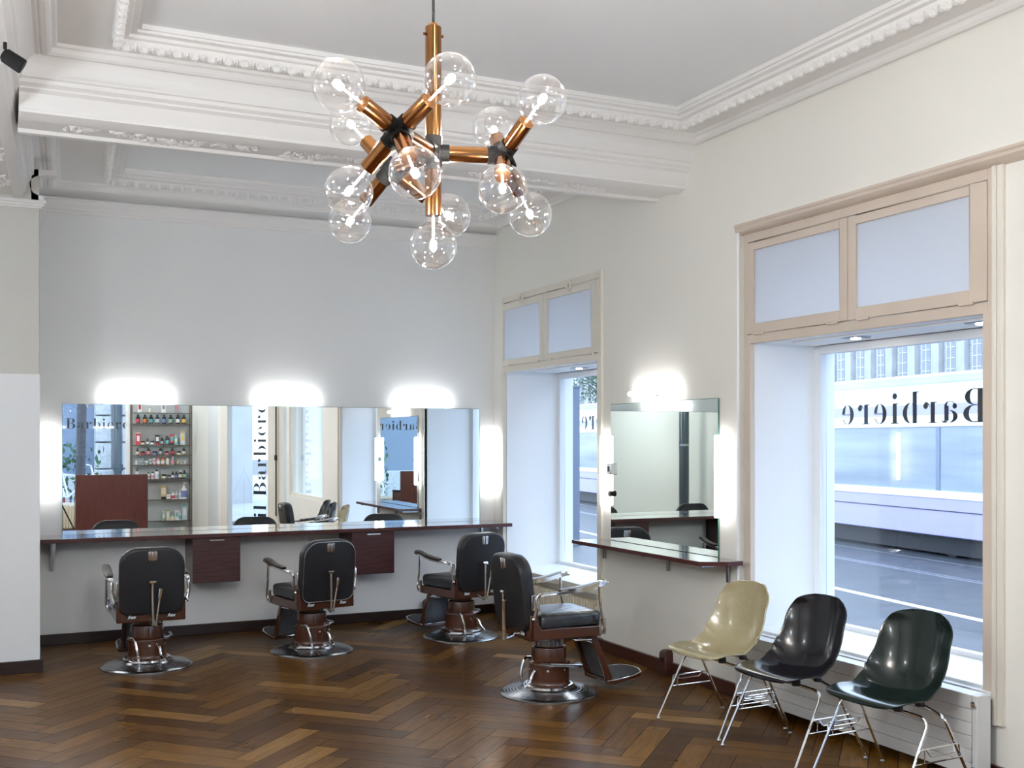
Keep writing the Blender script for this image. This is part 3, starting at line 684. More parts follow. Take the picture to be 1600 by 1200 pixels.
    obj('side_handle',MB().tube(arc([((-.10,-.10,.215),0),((-.06,-.155,.215),.03),((.05,-.175,.205),.03),((.13,-.175,.20),0)]),.012,10).tube([(.07,-.175,.204),(.13,-.175,.20),(.145,-.175,.199)],[.013,.019,.015],10),'steel',t)
    return t
proto=make_barber('black leather barber chair with brown pedestal, first from the left along the counter')
spots=[(.975,8.37,90,None),(2.215,8.42,101,'black leather barber chair with brown pedestal, second from the left along the counter'),(3.51,8.49,104,'black leather barber chair facing the counter, partly hidden behind the one turned to the window'),(3.25,6.36,1,'black leather barber chair turned to the square mirror, with worn shiny seat, nearest the camera')]
allc=[proto]+[dup(proto) for _ in spots[1:]]
for i,(x,y,a,lb) in enumerate(spots):
    o=allc[i]
    o.location=(x,y,0); o.rotation_euler=(0,0,R(a))
    if lb: o['label']=lb
    o['group']='barber chairs'
    for c in o.children:
        for g in list(c.children):
            if g.name.startswith('piping') and i!=1: bpy.data.objects.remove(g)
            elif g.name.startswith('arm_pad') and i==3: g.data=g.data.copy(); g.data.materials[0]=M['chrome']; g['label']='chrome arm plate'
    if i==3:      # this one is pumped up a little
        for c in o.children:
            if c.name.split('.')[0] not in ('base_plate','base_collar','column','column_bolt','pump_lever','pedal','side_handle','footrest_arm','calf_plate','foot_plate'): c.location.z+=.03

# ------------------------------------------------------------------ shell chairs
def shell_mesh():
    # side profile control points (x forward, z) from front lip to back top
    C=[(.235,.415),(.225,.432),(.17,.437),(.08,.422),(-.01,.408),(-.09,.416),(-.15,.450),(-.192,.52),(-.216,.61),(-.232,.70),(-.243,.772),(-.248,.812)]
    def cr(t):
        t=t*(len(C)-1); i=min(int(t),len(C)-2); f=t-i
        p=[C[max(i-1,0)],C[i],C[i+1],C[min(i+2,len(C)-1)]]
        return tuple(.5*(2*p[1][k]+(p[2][k]-p[0][k])*f+(2*p[0][k]-5*p[1][k]+4*p[2][k]-p[3][k])*f*f+(-p[0][k]+3*p[1][k]-3*p[2][k]+p[3][k])*f**3) for k in (0,1))
    def interp(tab,s):
        for (a,x),(b,y) in zip(tab,tab[1:]):
            if s<=b: f=(s-a)/(b-a); f=f*f*(3-2*f); return x+(y-x)*f
        return tab[-1][1]
    HWT=[(0,.205),(.25,.232),(.5,.232),(.62,.232),(.78,.216),(1,.18)]
    CU=[(0,-.012),(.12,.0),(.3,.03),(.42,.085),(.52,.115),(.62,.105),(.75,.080),(.9,.050),(1,.02)]
    NS,NT=44,26; vs=[];fs=[]
    for i in range(NS+1):
        u=i/NS; s=.5-.5*math.cos(PI*u); s=.55*s+.45*u
        x,z=cr(s); x2,z2=cr(min(s+.01,1)); x1,z1=cr(max(s-.01,0)); tx,tz=x2-x1,z2-z1; L=math.hypot(tx,tz); tx/=L;tz/=L
        nx,nz=tz,-tx                     # normal towards the sitter
        if nz<0 and s<.4: nx,nz=-nx,-nz
        if s>=.4 and nx<0: nx,nz=-nx,-nz
        h=interp(HWT,s); e=1.0
        if s<.16: e=(1-(1-s/.16)**2.6)**(1/2.6)
        if s>.80: e=(1-((s-.80)/.20)**2.5)**(1/2.5)
        hw=max(h*e,.004); c=interp(CU,s)
        for j in range(NT+1):
            t=-1+2*j/NT; t=math.sin(t*PI/2)*.4+t*.6; k=abs(t)**2.6*c*min(1,e*1.1)
            vs.append((x+nx*k,hw*t,z+nz*k))
    for i in range(NS):
        for j in range(NT): a=i*(NT+1)+j; fs.append((a,a+1,a+NT+2,a+NT+1))
    return MB().add(vs,fs)
def make_shell(label,m,matname):
    t=thing('shell_chair',label,'chair',(0,0,0))
    o=obj('shell',shell_mesh(),m,t,smooth=80)
    s=o.modifiers.new('solid','SOLIDIFY'); s.thickness=.007; s.offset=0
    b=o.modifiers.new('bevel','BEVEL'); b.width=.0025; b.segments=2; b.limit_method='ANGLE'; b.angle_limit=R(50)
    # lip
    r=.0075
    for sx,nm in ((1,'front_leg_frame'),(-1,'rear_leg_frame')):
        p=arc([((sx*.245,-.275,.012),0),((sx*.05,-.262,.372),.055),((sx*.09,-.10,.392),.04),((sx*.09,.10,.392),.04),((sx*.05,.262,.372),.055),((sx*.245,.275,.012),0)],8)
        lg=obj(nm,MB().tube(p,r,10),'chrome',t)
        for sy in (-1,1): obj('foot_glide',MB().lathe([(.012,0),(.015,.004),(.010,.012),(.008,.016)],14,Matrix.Translation((sx*.245,sy*.275,0))),'steel',lg)
    for sy in (-1,1):
        y=sy*.268
        obj('stacking_bracket',MB().tube(arc([((.155,y,.185),0),((.155,y+sy*.012,.18),.005),((-.155,y+sy*.012,.18),.005),((-.155,y,.185),0)]),.004,8).tube(arc([((.150,y+.0,.19),0),((.13,y+sy*.012,.245),.012),((-.13,y+sy*.012,.245),.012),((-.150,y,.19),0)]),.004,8).tube(arc([((.09,y+sy*.012,.245),0),((.08,y+sy*.03,.215),.008),((-.08,y+sy*.03,.215),.008),((-.09,y+sy*.012,.245),0)]),.0035,8).tube([(.10,y+sy*.012,.18),(.10,y+sy*.012,.245)],.003,8),'chrome',t)
    obj('shock_mount',MB().lathe([(.022,.385),(.022,.41),(.018,.42)],14,Matrix.Translation((.09,-.12,0))).lathe([(.022,.385),(.022,.41),(.018,.42)],14,Matrix.Translation((.09,.12,0))).lathe([(.022,.385),(.022,.405)],14,Matrix.Translation((-.08,-.10,0))).lathe([(.022,.385),(.022,.405)],14,Matrix.Translation((-.08,.10,0))),'rubber',t)
    return t
s1=make_shell('ivory moulded shell chair with chrome legs, farthest of the three by the window','ivory',0)
s1.location=(3.80,5.235,0); s1.rotation_euler=(0,0,R(184))
def recolour(root,m):
    for c in root.children:
        if c.name.startswith('shell'): c.data=c.data.copy(); c.data.materials[0]=M[m]
for (x,y,a,m,lb) in ((3.80,4.60,184,'black_s','black glossy moulded shell chair with chrome legs, middle of the three by the window'),(3.88,3.975,184,'green_s','dark green glossy moulded shell chair with chrome legs, nearest of the three by the window')):
    c=dup(s1); c.location=(x,y,0); c.rotation_euler=(0,0,R(a)); c['label']=lb; recolour(c,m)
for o in bpy.data.objects:
    if o.name.startswith('shell_chair'): o['group']='moulded shell chairs'

# ------------------------------------------------------------------ chandelier
F=1705; th=math.atan(800/1705); fw=Vector((math.sin(th),math.cos(th),0)); rt=Vector((math.cos(th),-math.sin(th),0)); CAM=Vector((0,0,1.65))
HC=CAM+fw*2.9+rt*(-.209)+Vector((0,0,.762))        # central joint
def off(a,b,c): return HC+rt*a+fw*b+Vector((0,0,c))
hubs={'A':off(-.072,-.205,.0),'B':off(.183,.02,.0),'C':off(-.130,.165,.0)}
# bulb centres relative to their joint: (right, forward, up)
LB=.205
bul=[('A',(-.124,-.149,.067)),('A',(.135,-.127,.087)),('A',(-.135,.087,-.127)),('A',(.054,-.143,-.136)),
     ('B',(.103,-.142,.106)),('B',(-.025,.166,.118)),('B',(.002,-.162,-.126)),('B',(.076,.140,-.128)),
     ('C',(-.124,.071,.147)),('C',(-.130,.093,-.128)),('C',(.166,.036,-.129))]
ch=thing('chandelier','copper tube chandelier with twelve clear globe bulbs hanging on a black cord','chandelier',tuple(HC))
L0=lambda p:Vector(p)-HC
obj('cord',MB().tube([(0,0,.335),(0,0,3.76-HC.z)],.004,8),'cord',ch)
obj('ceiling_rose',MB().lathe([(.045,3.715-HC.z),(.05,3.73-HC.z),(.05,3.762-HC.z)],24),'blackm',ch)
RT=.0215
def tube_arm(a,b,name='arm'):
    d=(b-a).normalized(); return obj(name,MB().tube([a,b],RT,28),'brass',ch,smooth=40)
obj('stem',MB().tube([(0,0,.03),(0,0,.335)],RT,28).lathe([(.018,.335),(.012,.345),(.0,.347)],16).tube([(-.028,0,.315),(.028,0,.315)],.004,8),'brass',ch,smooth=40)
def joint(p,name='joint'):
    b=MB().ell(tuple(p),(.034,.034,.034),14,10)
    return b
jb=joint(Vector((0,0,0)))
jt=joint(Vector((0,0,0)))
cj=MB().ell((0,0,0),(.031,.031,.031),14,10); cj.tube([(0,0,-.045),(0,0,.045)],.0245,20)
for k in hubs: d=L0(hubs[k]).normalized(); cj.tube([d*.0,d*.042],.0245,20)
obj('joint',cj,'jointm',ch,smooth=50)
allb=[]
for k,h in hubs.items():
    h=L0(h); d=h.normalized(); tube_arm(d*.04,h-d*.03)
    hm=MB().ell(tuple(h),(.030,.030,.030),14,10); hm.tube([h,h-d*.04],.0245,20)
    for kk,v in bul:
        if kk==k:
            v=Vector(v); w_=(rt*v.x+fw*v.y+Vector((0,0,v.z))).normalized(); hm.tube([h,h+w_*.042],.0245,20); allb.append((h,w_))
    obj('joint',hm,'jointm',ch,smooth=50)
allb.append((Vector((0,0,0)),Vector((0,0,-1))))
for i,(h,w_) in enumerate(allb):
    low=(i==len(allb)-1)
    ln=.125 if not low else .165; LBB=LB if not low else .245
    tube_arm(h+w_*.036,h+w_*ln)
    Q=Matrix.Translation(h)@w_.to_track_quat('Z','Y').to_matrix().to_4x4()
    obj('lamp_socket',MB().lathe([(.0,ln-.02),(.0165,ln-.02),(.0165,ln-.006),(0,ln-.006)],20,Q),'ptop',ch)
    # thin globe with a neck
    rb=.0625; c=LBB; prf=[(.013,ln-.008),(.0165,ln-.002)]
    a0=155
    prf+=[(.0185,c-rb*1.02)]
    for q in range(a0,-1,-8): prf.append((max(rb*math.sin(R(q)),.0002),c+rb*math.cos(R(q)) if True else 0))
    gb=MB().lathe(prf,32,Q); bo=obj('globe_bulb',gb,'bulbglass',ch,smooth=80)
    obj('stem_glass',MB().lathe([(.0035,ln-.004),(.003,c-.028),(.0015,c-.02)],10,Q),'stemglass',bo)
    obj('filament',MB().ell((0,0,c-.004),(.009,.009,.011),10,8,Q),'fil',bo)
# small dark spotlight on the side beam, cut by the left edge of the photo
t=thing('ceiling_spotlight','small black spotlight on the side beam at the left edge','spotlight',(.02,5.2,3.37))
obj('stem',MB().tube([(0,0,0),(0,0,-.03)],.008,8),'blackm',t)
obj('head',MB().lathe([(.02,0),(.032,.012),(.034,.09),(.030,.094)],20,Matrix.Translation((-.01,0,-.05))@Matrix.Rotation(R(120),4,'Y')@Matrix.Rotation(0,4,'X')),'blackm',t)

# ------------------------------------------------------------------ rear of the room
t=thing('stove_pipe','tall dark zinc flue pipe by the left wall, seen in the square mirror','pipe',(-2.25,3.3,0))
obj('pipe',MB().tube([(0,0,0),(0,0,3.8)],.085,28),'zinc',t)
obj('pipe_band',MB().tube([(0,0,1.55),(0,0,1.59)],.09,28).tube([(0,0,2.6),(0,0,2.64)],.09,28),'steel',t)
t=thing('reception_desk','mahogany reception desk with upright grain, seen in the wide mirror','desk',(1.52,.12,0))
obj('front_panel',MB().box(-.555,.555,.0,.03,0,1.09),'mahov',t,bevel=.003)
obj('desk_top',MB().box(-.555,.555,-.45,0,.70,.73),'maho',t,bevel=.003)
for s in (-.555,.525): obj('side_panel',MB().box(s,s+.03,-.45,0,0,.73),'mahov',t,bevel=.003)
t=thing('tripod','black tripod standing left of the reception desk, seen in the mirror','tripod',(.56,-.62,0))
obj('centre_column',MB().tube([(0,0,.72),(0,0,1.15)],.013,10),'blackm',t)
for a in (4,124,244):
    obj('leg',MB().tube([(0,0,1.05),(.25*math.cos(R(a)),.25*math.sin(R(a)),.52),(.49*math.cos(R(a)),.49*math.sin(R(a)),0)],[.014,.012,.009],8),'blackm',t)
# product shelf
SX0,SX1=1.97,3.03; SY=RY
levels=[.19,.576,.95,1.206,1.38,1.568,1.953,2.15]
t=thing('product_shelf','tall bronze framed shelf with glass boards full of hair products, seen in the mirror','shelf',(0,SY,0))
f=MB()
for x in (SX0,SX1-.02):
    for y in (.03,.25): f.box(x,x+.02,y-.01,y+.01,0,2.36)
for z in (.02,2.34): f.box(SX0+.02,SX1-.02,.02,.04,z,z+.02); f.box(SX0+.02,SX1-.02,.24,.26,z,z+.02); f.box(SX0,SX0+.02,.04,.24,z,z+.02); f.box(SX1-.02,SX1,.04,.24,z,z+.02)
obj('frame',f,'shelfw',t)
obj('back_panel',MB().box(SX0+.02,SX1-.02,.002,.012,0,2.34),'shback',t)
for z in levels:
    obj('shelf_board',MB().box(SX0+.01,SX1-.01,.03,.255,z-.014,z),'shelfw' if z in(.95,1.953) else 'shelfglass',t)
    obj('board_edge',MB().box(SX0+.01,SX1-.01,.255,.262,z-.016,z+.001),'shelfw',t)
PC={'black':(.015,.015,.018),'white':(.8,.8,.8),'red':(.6,.05,.07),'pink':(.75,.25,.3),'orange':(.75,.22,.06),'teal':(.15,.45,.45),'yellow':(.8,.55,.1),'cream':(.75,.68,.5),'grey':(.35,.36,.38),'blue':(.2,.25,.5),'amber':(.12,.03,.01),'clear':(.55,.62,.66),'gold':(.5,.38,.2),'green':(.3,.5,.4)}
for k,v in PC.items(): M['p_'+k]=mat('product_'+k,v,.3)
MC={}
def item_mesh(kind,part,h,m):
    key=(kind,part,h,m)
    if key in MC: return MC[key]
    b=MB()
    if kind=='bottle':
        r=h*.22
        if part=='body': b.lathe([(0,0),(r,.0),(r,h*.62),(r*.8,h*.72),(r*.38,h*.78),(r*.36,h*.82),(0,h*.82)],16)
        if part=='label': b.lathe([(r+.001,h*.12),(r+.0012,h*.13),(r+.0012,h*.5),(r+.001,h*.51)],16)
        if part=='cap': b.lathe([(0,h*.8),(r*.5,h*.8),(r*.5,h*.98),(0,h)],14)
    elif kind=='pump bottle':
        r=h*.17
        if part=='body': b.lathe([(0,0),(r,0),(r,h*.6),(r*.4,h*.7),(0,h*.7)],16)
        if part=='label': b.lathe([(r+.001,h*.1),(r+.0012,h*.11),(r+.0012,h*.48),(r+.001,h*.5)],16)
        if part=='cap': b.lathe([(0,h*.68),(r*.45,h*.68),(r*.4,h*.8),(r*.12,h*.82),(r*.12,h*.95),(0,h*.95)],12).box(-r*.2,r*.9,-r*.15,r*.15,h*.94,h)
    elif kind=='jar':
        r=h*.5
        if part=='body': b.lathe([(0,0),(r,0),(r,h*.66),(0,h*.66)],18)
        if part=='label': b.lathe([(r+.001,h*.08),(r+.0012,h*.1),(r+.0012,h*.55),(r+.001,h*.57)],18)
        if part=='cap': b.lathe([(0,h*.66),(r*1.04,h*.66),(r*1.04,h),(0,h)],18)
    elif kind=='tube':
        r=h*.18
        if part=='body': b.add([(-r*1.2,-.004,h),(r*1.2,-.004,h),(r*1.2,.004,h),(-r*1.2,.004,h),(-r,-r*.8,h*.18),(r,-r*.8,h*.18),(r,r*.8,h*.18),(-r,r*.8,h*.18)],[(0,1,2,3),(7,6,5,4),(4,5,1,0),(5,6,2,1),(6,7,3,2),(7,4,0,3)])
        if part=='label': b.box(-r*.8,r*.8,r*.55,r*.65,h*.35,h*.8)
        if part=='cap': b.lathe([(0,0),(r*.9,0),(r*.9,h*.18),(0,h*.18)],14)
    else:
        w_=h*.34
        if part=='body': b.box(-w_/2,w_/2,-.03,.03,0,h)
        if part=='label': b.box(-w_*.3,w_*.3,.03,.0315,h*.3,h*.75)
        if part=='cap': b.box(-w_/2-.001,w_/2+.001,-.031,.031,h*.92,h)
    o=obj(part,b,M['p_'+m]); MC[key]=o.data; bpy.data.objects.remove(o); return MC[key]
ORD=['first','second','third','fourth','fifth','sixth','seventh','eighth','ninth','tenth','eleventh','twelfth','thirteenth']
def item(kind,h,body,lab,cap,loc,label,group):
    t=thing(kind.replace(' ','_'),label,kind.split()[-1],loc,0,group)
    for part,m in (('body',body),('label',lab),('cap',cap)):
        if m:
            o=bpy.data.objects.new({'label':'paper_label'}.get(part,part),item_mesh(kind,part,h,m)); COL.objects.link(o); o.parent=t
rows={7:('top',[('box',.19,'white','red','white',.09),('box',.10,'cream','white','red',.28),('box',.22,'white','grey','white',.55),('box',.19,'grey','pink','white',.80)]),
 6:('second',[('bottle',.165,'black',c,'black',x) for c,x in zip(['red','orange','teal','clear','blue','green','white','yellow'],[.06,.19,.31,.43,.56,.69,.83,.95])]),
 5:('third',[('box',.22,'red','white','cream',.06),('jar',.07,'black','cream','black',.15),('bottle',.11,'black','white','black',.24),('jar',.07,'black','white','black',.33),('tube',.18,'black','white','red',.43),('bottle',.13,'black','grey','black',.52),('bottle',.16,'black','teal','black',.625),('tube',.19,'red','teal','black',.71),('box',.16,'teal','cream','clear',.79),('box',.24,'clear','yellow','yellow',.92)]),
 4:('fourth',[('bottle',.13,'amber','cream','black',.05),('jar',.07,'black','red','black',.15),('bottle',.14,'black','pink','black',.26),('jar',.07,'black','blue','black',.38),('bottle',.14,'black','grey','black',.49),('jar',.07,'black','pink','black',.61),('bottle',.14,'black','red','black',.72),('jar',.07,'black','cream','black',.85),('bottle',.14,'black','cream','black',.95)]),
 3:('fifth',[('bottle',.09,'clear','white','white',.03),('jar',.11,'clear','grey','grey',.12),('jar',.07,'clear','green','white',.22),('tube',.10,'white','grey','pink',.30),('tube',.12,'white','pink','pink',.37),('bottle',.14,'pink','white','pink',.45),('bottle',.14,'orange','white','orange',.54),('bottle',.14,'cream','white','pink',.63),('bottle',.15,'grey','pink','white',.73),('tube',.07,'yellow','white','orange',.83),('tube',.07,'white','blue','white',.90),('tube',.07,'white','cream','pink',.97)]),
 2:('sixth',[('pump bottle',.20,'clear','white','black',.04),('jar',.07,'black','white','black',.16),('bottle',.12,'white','grey','black',.26),('bottle',.13,'white','pink','black',.34),('bottle',.17,'white','clear','black',.42),('jar',.08,'black','cream','black',.56),('jar',.07,'black','grey','black',.66),('bottle',.13,'black','white','black',.73),('bottle',.13,'black','blue','black',.80),('bottle',.15,'black','cream','white',.88),('bottle',.15,'black','green','black',.96)]),
 1:('seventh',[('tube',.26,'gold','cream','black',.55),('jar',.09,'amber','white','white',.65),('bottle',.13,'white','red','white',.735),('pump bottle',.15,'white','grey','white',.80),('pump bottle',.16,'white','clear','white',.87),('pump bottle',.30,'white','blue','white',.95)]),
 0:('bottom',[('box',.16,'green','white','white',.55),('box',.18,'cream','white','gold',.635),('jar',.10,'white','cream','green',.725),('box',.19,'white','green','clear',.81),('pump bottle',.17,'clear','teal','white',.87),('box',.26,'clear','white','teal',.96)])}
for lv,(rn_,its) in rows.items():
    for i,(kind,h,b_,l_,c_,fx) in enumerate(its):
        x=SX0+.07+fx*(SX1-SX0-.16)
        item(kind,h,b_,l_,c_,(x,SY+.15,levels[lv]+.001),'%s %s with %s label, %s from left on the mirrored %s shelf'%(b_,kind,l_,ORD[i],rn_),'hair products on the %s shelf'%rn_)
for i,(c_,x) in enumerate((('teal',.78),('red',.86),('blue',.97),('grey',1.04),('pink',1.12))):
    item('bottle',.10,'black',c_,'black',(x,RY+.0,.546),'small black bottle with %s label on the sill of the rear window'%c_,'bottles on the rear window sill')

# ------------------------------------------------------------------ street outside the window wall
SD=Vector((.1360,.9907,0)).normalized(); SN=Vector((SD.y,-SD.x,0)); ZR=-.40
P0=Vector((14.96,15.08,0))
TS=Matrix.Translation(P0)@Matrix(((SD.x,SN.x,0,0),(SD.y,SN.y,0,0),(0,0,1,0),(0,0,0,1)))     # local x along street, y away from the shop
struct('ground_street',MB().box(-110,140,-40,60,ZR-.3,ZR,TS),'asph')
struct('ground_pavement',MB().box(XO,XO+3.0,-14,40,ZR-.05,ZR+.10),'pave',bevel=.02)
tag(obj('road_line',MB().box(-60,90,-4.05,-3.92,ZR,ZR+.004,TS),'line'),'long white painted line on the road in front of the tram','road marking')
rl=MB()
for y in (-1.75,-1.62): rl.box(-60,90,y,y+.05,ZR,ZR+.006,TS)
rl.box(-60,90,-.35,-.30,ZR,ZR+.006,TS)
tag(obj('tram_rail',rl,'rail'),'steel tram rails let into the road in front of the tram','rail')
tr=thing('tram','long white and lavender tram passing outside the windows','tram',(0,0,0))
A,B_=-26,32
obj('body',MB().box(A,B_,0,2.4,ZR+.95,ZR+1.28+.0,TS),'lil',tr,bevel=.03) if False else None
bx=lambda z0,z1,y0=0,y1=2.4:MB().box(A,B_,y0,y1,z0,z1,TS)
obj('lower_body',bx(-.02,.64),'lil',tr,bevel=.02)
obj('skirt_line',bx(.42,.435,-.01,0),'tramd',tr)
obj('waist_stripe',bx(.64,.77,-.012,2.4),'tramw',tr)
obj('window_band',bx(.77,1.88,.01,2.39),'tramg',tr)
obj('upper_body',bx(1.88,2.64,-.01,2.4),'tramw',tr,bevel=.02)
obj('upper_stripe',bx(2.10,2.29,-.016,-.01),'lil',tr)
obj('roof',bx(2.64,2.84,.10,2.30),'stone',tr,bevel=.06)
obj('underframe',bx(ZR+.05,-.02,.25,2.15),'tramd',tr)
for i,x in enumerate(range(A+4,B_,7)):
    obj('door_post',MB().box(x-.05,x+.05,-.004,.01,.77,1.88,TS),'tramp',tr)
    obj('wheel',MB().lathe([(.0,0),(.32,0),(.32,.12),(0,.12)],20,TS@Matrix.Translation((x,.30,ZR+.32))@Matrix.Rotation(-PI/2,4,'X')),'tramd',tr)
# building across
bd=thing('stone_building','pale stone building with tall windows across the street behind the tram','building',(0,0,0))
YB=42
obj('facade',MB().box(-40,150,YB,YB+8,ZR,14,TS),'stone',bd)
jn=MB()
for k in range(0,22): jn.box(-40,150,YB-.012,YB,3.0+k*.5,3.02+k*.5,TS)
obj('masonry_joints',jn,'joint',bd)
obj('string_course',MB().box(-40,150,YB-.35,YB,4.9,5.3,TS),'stone',bd,bevel=.05)
for i in range(-13,46):
    x=i*2.75+.4
    w_=obj('window',MB().box(x-.62,x+.62,YB-.14,YB+.02,6.0,9.6,TS),'stonel',bd)
    obj('window_pane',MB().box(x-.45,x+.45,YB-.17,YB-.13,6.15,9.4,TS),'fglass',w_)
    g=MB().box(x-.03,x+.03,YB-.2,YB-.17,6.15,9.4,TS)
    for z in (6.9,7.7,8.5): g.box(x-.45,x+.45,YB-.2,YB-.17,z-.02,z+.02,TS)
    obj('glazing_bars',g,'tramw',w_)
    obj('pilaster',MB().box(x+1.0,x+1.75,YB-.45,YB,5.3,12,TS),'stone',bd,bevel=.03)
t=thing('street_post','blue grey square street post outside the corner window','post',(10.1,18.7,ZR),R(10))
obj('post',MB().box(-.085,.085,-.085,.085,0,3.06),'blueg',t,bevel=.01)
obj('post_cap',MB().box(-.10,.10,-.10,.10,3.06,3.11),'blueg',t,bevel=.01)
def tree(name,label,x,y,h,cr,seed,n=420,bare=False):
    random.seed(seed); t=thing(name,label,'tree',(x,y,ZR))
    b=MB().tube([(0,0,0),(.05,.03,h*.3),(0,.1,h*.6),(.1,0,h*.95)],[h*.013,h*.012,h*.010,.03],10)
    for k in range(14):
        a=random.uniform(0,6.28); z=random.uniform(h*.45,h*.9); l=random.uniform(.5,1)*cr
        b.tube([(0,0,z),(l*.5*math.cos(a),l*.5*math.sin(a),z+l*.35),(l*math.cos(a),l*math.sin(a),z+l*.5)],[.05,.03,.01],6)
    obj('trunk',b,'bark',t)
    lf=MB()
    for k in range(n):
        p=Vector((random.gauss(0,cr*.4),random.gauss(0,cr*.4),h*.8+random.gauss(0,cr*.35))); T=Matrix.Translation(p)@Euler((random.random()*6,random.random()*6,random.random()*6)).to_matrix().to_4x4()
        s=random.uniform(.05,.10); lf.add([(-s,0,0),(0,-s*.5,0),(s,0,0),(0,s*.5,0)],[(0,1,2,3)],T)
    obj('foliage',lf,'leaf',t,clean=False)
for i,k in enumerate((27,36,46)):
    p=TS@Vector((k,9,0)); tree('street_tree','leafy street tree beyond the tram, seen through the corner window, %s from the shop'%['nearest','second','farthest'][i],p.x,p.y,6.5,2.3,10+i,2600)

# ------------------------------------------------------------------ street behind the rear window and the entrance
ZB=.10
struct('ground_rear',MB().box(-14,30,-30,RY-.3,ZB-.4,ZB),'pave')
bd=thing('ashlar_house','pale ashlar stone house front beyond the rear window, seen in the mirror','building',(0,-8.2,ZB))
b=MB()
for k in range(9):
    z0=.9+k*.62; b.box(1.74,2.08,0,.4,z0,z0+.585); b.box(2.33,3.6,0,.4,z0,z0+.585)
b.box(1.70,3.7,.02,.5,0,.87)
obj('stone_blocks',b,'stonel',bd,bevel=.02)
obj('wall_core',MB().box(1.75,3.7,-1.0,.02,0,7),'stone',bd)
obj('dark_shopfront',MB().box(-3,1.75,-.6,-.3,.6,7),'tramp',bd)
obj('plinth',MB().box(-3,1.75,-.4,.15,0,.75),'stonel',bd,bevel=.02)
obj('far_block',MB().box(-9,-3,-1,0,0,7).box(3.7,5.4,-1,0,0,7),'stone',bd)
t=thing('rain_pipe','grey rain pipe between the ashlar blocks, seen in the mirror','pipe',(2.205,-7.52,ZB))
obj('pipe',MB().tube([(0,0,.3),(0,0,6.5)],.085,16),'zinc',t)
obj('pipe_collar',MB().tube([(0,0,.85),(0,0,1.0)],.11,16),'zinc',t)
tree('street_tree','slim street tree outside the rear window, seen in the mirror',1.24,-4.6,7.5,.9,33,60)
bpy.data.objects['street_tree.003'].location.z=ZB
for o in bpy.data.objects:
    if o.get('label')=='slim street tree outside the rear window, seen in the mirror': o['category']='tree'
t=thing('flower_bed_hedge','low green bush behind the bicycle, seen in the mirror','bush',(.55,-7.0,ZB))
random.seed(5); lf=MB()
for k in range(330):
    p=Vector((random.uniform(-.5,1.3),random.uniform(-.25,.25),random.uniform(.1,1.5))); T=Matrix.Translation(p)@Euler((random.random()*6,random.random()*6,random.random()*6)).to_matrix().to_4x4(); s=random.uniform(.05,.1)
    lf.add([(-s,0,0),(0,-s*.5,0),(s,0,0),(0,s*.5,0)],[(0,1,2,3)],T)
obj('foliage',lf,'leaf',t,clean=False)
t=thing('bicycle','white bicycle parked by the kerb beyond the rear window, seen in the mirror','bicycle',(1.2,-6.35,ZB))
for x in (-.52,.52):
    wh=MB().tube([(x+.34*math.cos(2*PI*i/28),0,.35+.34*math.sin(2*PI*i/28)) for i in range(28)],.022,8,close=True)
    for i in range(10): a=2*PI*i/10; wh.tube([(x,0,.35),(x+.33*math.cos(a),0,.35+.33*math.sin(a))],.004,5)
    obj('wheel',wh,'tramw',t)
obj('frame',MB().tube([(-.52,0,.35),(-.1,0,.33),(.38,0,.78),(-.2,0,.82),(-.52,0,.35)],.018,8).tube([(-.1,0,.33),(-.24,0,.95)],.018,8).tube([(.52,0,.35),(.36,0,.98)],.018,8),'tramw',t)
obj('saddle',MB().ell((-.25,0,.98),(.13,.07,.03)),'blackm',t)
obj('handlebar',MB().tube([(.28,-.25,1.02),(.36,-.1,1.0),(.36,.1,1.0),(.28,.25,1.02)],.012,8),'tramw',t)
def car(label,x,y,rz,m):
    t=thing('parked_car',label,'car',(x,y,ZB),rz)
    pr=[(-2.1,.30),(2.1,.30),(2.15,.55),(2.0,.78),(1.1,.92),(.55,1.38),(-1.1,1.42),(-1.75,1.0),(-2.1,.90),(-2.15,.5)]
    obj('body',MB().prism(pr,-.82,.82,'y'),m,t,bevel=.08,seg=3)
    obj('side_windows',MB().prism([(.95,.95),(.50,1.30),(-1.05,1.33),(-1.55,1.0)],-.835,.835,'y'),'fglass',t,bevel=.01)
    for wx in (-1.35,1.35):
        for s in (-1,1):
            wl=obj('wheel',MB().lathe([(0,-.1),(.31,-.1),(.32,0),(.31,.1),(0,.1)],24,Matrix.Translation((wx,s*.76,.32))@Matrix.Rotation(PI/2,4,'X')),'tyre',t)
            obj('hubcap',MB().lathe([(0,-.11),(.19,-.11),(.19,.11),(0,.11)],20,Matrix.Translation((wx,s*.76,.32))@Matrix.Rotation(PI/2,4,'X')),'rail',wl)
car('silver car parked across the road, seen in the mirror through the entrance glass',9.9,-9.5,R(-75),'carw')
car('dark car parked nearer the shop, seen in the mirror through the entrance glass',7.4,-5.2,R(-75),'carp')
bd=thing('grey_building','plain grey building beyond the parked cars, seen in the mirror through the entrance','building',(0,0,0))
obj('facade',MB().box(18,24,-26,4,ZB,9,Matrix.Identity(4)),'stone',bd)
g=MB()
for i in range(8):
    obj('window',MB().box(17.9,18.02,-25+i*3.6,-23.4+i*3.6,1.0,3.4),'fglass',bd)
    obj('upper_window',MB().box(17.9,18.02,-25+i*3.6,-23.4+i*3.6,5.0,7.4),'fglass',bd)

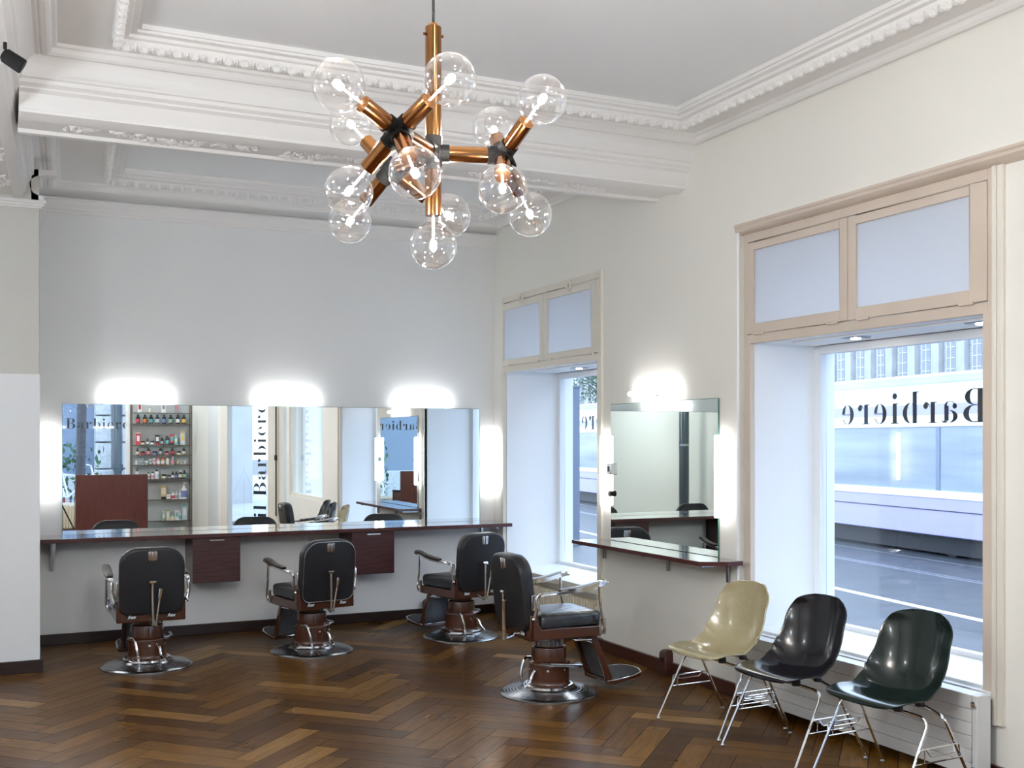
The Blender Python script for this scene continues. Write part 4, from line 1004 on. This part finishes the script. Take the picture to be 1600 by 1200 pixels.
for i,(x,y,lb) in enumerate(((.9,-.2,'added unseen fill lamp on the ceiling over the reception desk'),(2.3,-.7,'added unseen fill lamp on the ceiling in front of the product shelf'))):  # flush fill lights added behind the camera to brighten the room
    t=thing('added_ceiling_fill',lb,'lamp',(x,y,3.735 if x>0 else 3.76))
    obj('mount',MB().lathe([(.20,-.02),(.20,0),(0,0)],32),'chrome',t); obj('fill_dome',MB().lathe([(0,-.10),(.10,-.095),(.17,-.075),(.195,-.045),(.195,-.02),(0,-.02)],32),'opal',t,smooth=60)
for x,y,lb in ((-1.25,5.2,'added unseen fill globe in the left part of the room, nearer the pilaster'),(-1.25,1.6,'added unseen fill globe in the left part of the room, near the flue pipe')):  # unseen hanging globes, added as fill for the walls
    t=thing('added_fill_globe',lb,'lamp',(x,y,2.45),group='added fill globes')
    obj('globe',MB().ell((0,0,0),(.16,.16,.16),24,16),'opal',t,smooth=80)
    obj('cord',MB().tube([(0,0,.15),(0,0,1.31)],.005,8),'cord',t); obj('collar',MB().lathe([(.04,.145),(.04,.19),(.01,.20)],20),'chrome',t)
# ------------------------------------------------------------------ light
wd=bpy.data.worlds.new('overcast'); SC.world=wd; wd.use_nodes=True; nt=wd.node_tree; bg=nt.nodes['Background']
bg.inputs[0].default_value=(.72,.86,1.0,1); bg.inputs[1].default_value=.88
def portal(name,loc,rot,sx,sy):
    l=bpy.data.lights.new(name,'AREA'); l.shape='RECTANGLE'; l.size=sx; l.size_y=sy; l.cycles.is_portal=True
    o=bpy.data.objects.new(name,l); COL.objects.link(o); o.location=loc; o.rotation_euler=rot
portal('daylight_portal',(XO+.05,8.4,1.75),(0,PI/2,0),2.6,1.9)
portal('daylight_portal',(XO+.05,4.73,1.75),(0,PI/2,0),2.6,1.9)
portal('daylight_portal',(XO+.05,1.67,1.85),(0,PI/2,0),2.4,2.3)
portal('daylight_portal',(.48,RY-.35,1.6),(PI/2,0,0),2.8,2.4)
mp=TD@Vector((DL/2,.35,1.4)); o_dir=(TD.to_3x3()@Vector((0,-1,0)))
l=bpy.data.lights.new('daylight_portal','AREA'); l.shape='RECTANGLE'; l.size=1.3; l.size_y=2.7; l.cycles.is_portal=True
o=bpy.data.objects.new('daylight_portal',l); COL.objects.link(o); o.location=mp; o.rotation_euler=o_dir.to_track_quat('-Z','Z').to_euler()

# ------------------------------------------------------------------ camera
cam=bpy.data.cameras.new('camera'); co=bpy.data.objects.new('camera',cam); COL.objects.link(co); SC.camera=co
cam.sensor_fit='HORIZONTAL'; cam.sensor_width=36; cam.lens=36*1705/1600; cam.shift_y=(688-600)/1600
co.location=CAM; co.rotation_euler=(PI/2,0,-th); cam.clip_start=.05; cam.clip_end=400
SC.view_settings.view_transform='Standard'; SC.view_settings.look='None'; SC.view_settings.exposure=2.3; SC.view_settings.gamma=1
SC.view_settings.use_curve_mapping=False
SC.cycles.max_bounces=14; SC.cycles.diffuse_bounces=6; SC.cycles.glossy_bounces=8; SC.cycles.transparent_max_bounces=24
SC.cycles.sample_clamp_indirect=6; SC.cycles.caustics_reflective=False; SC.cycles.caustics_refractive=False
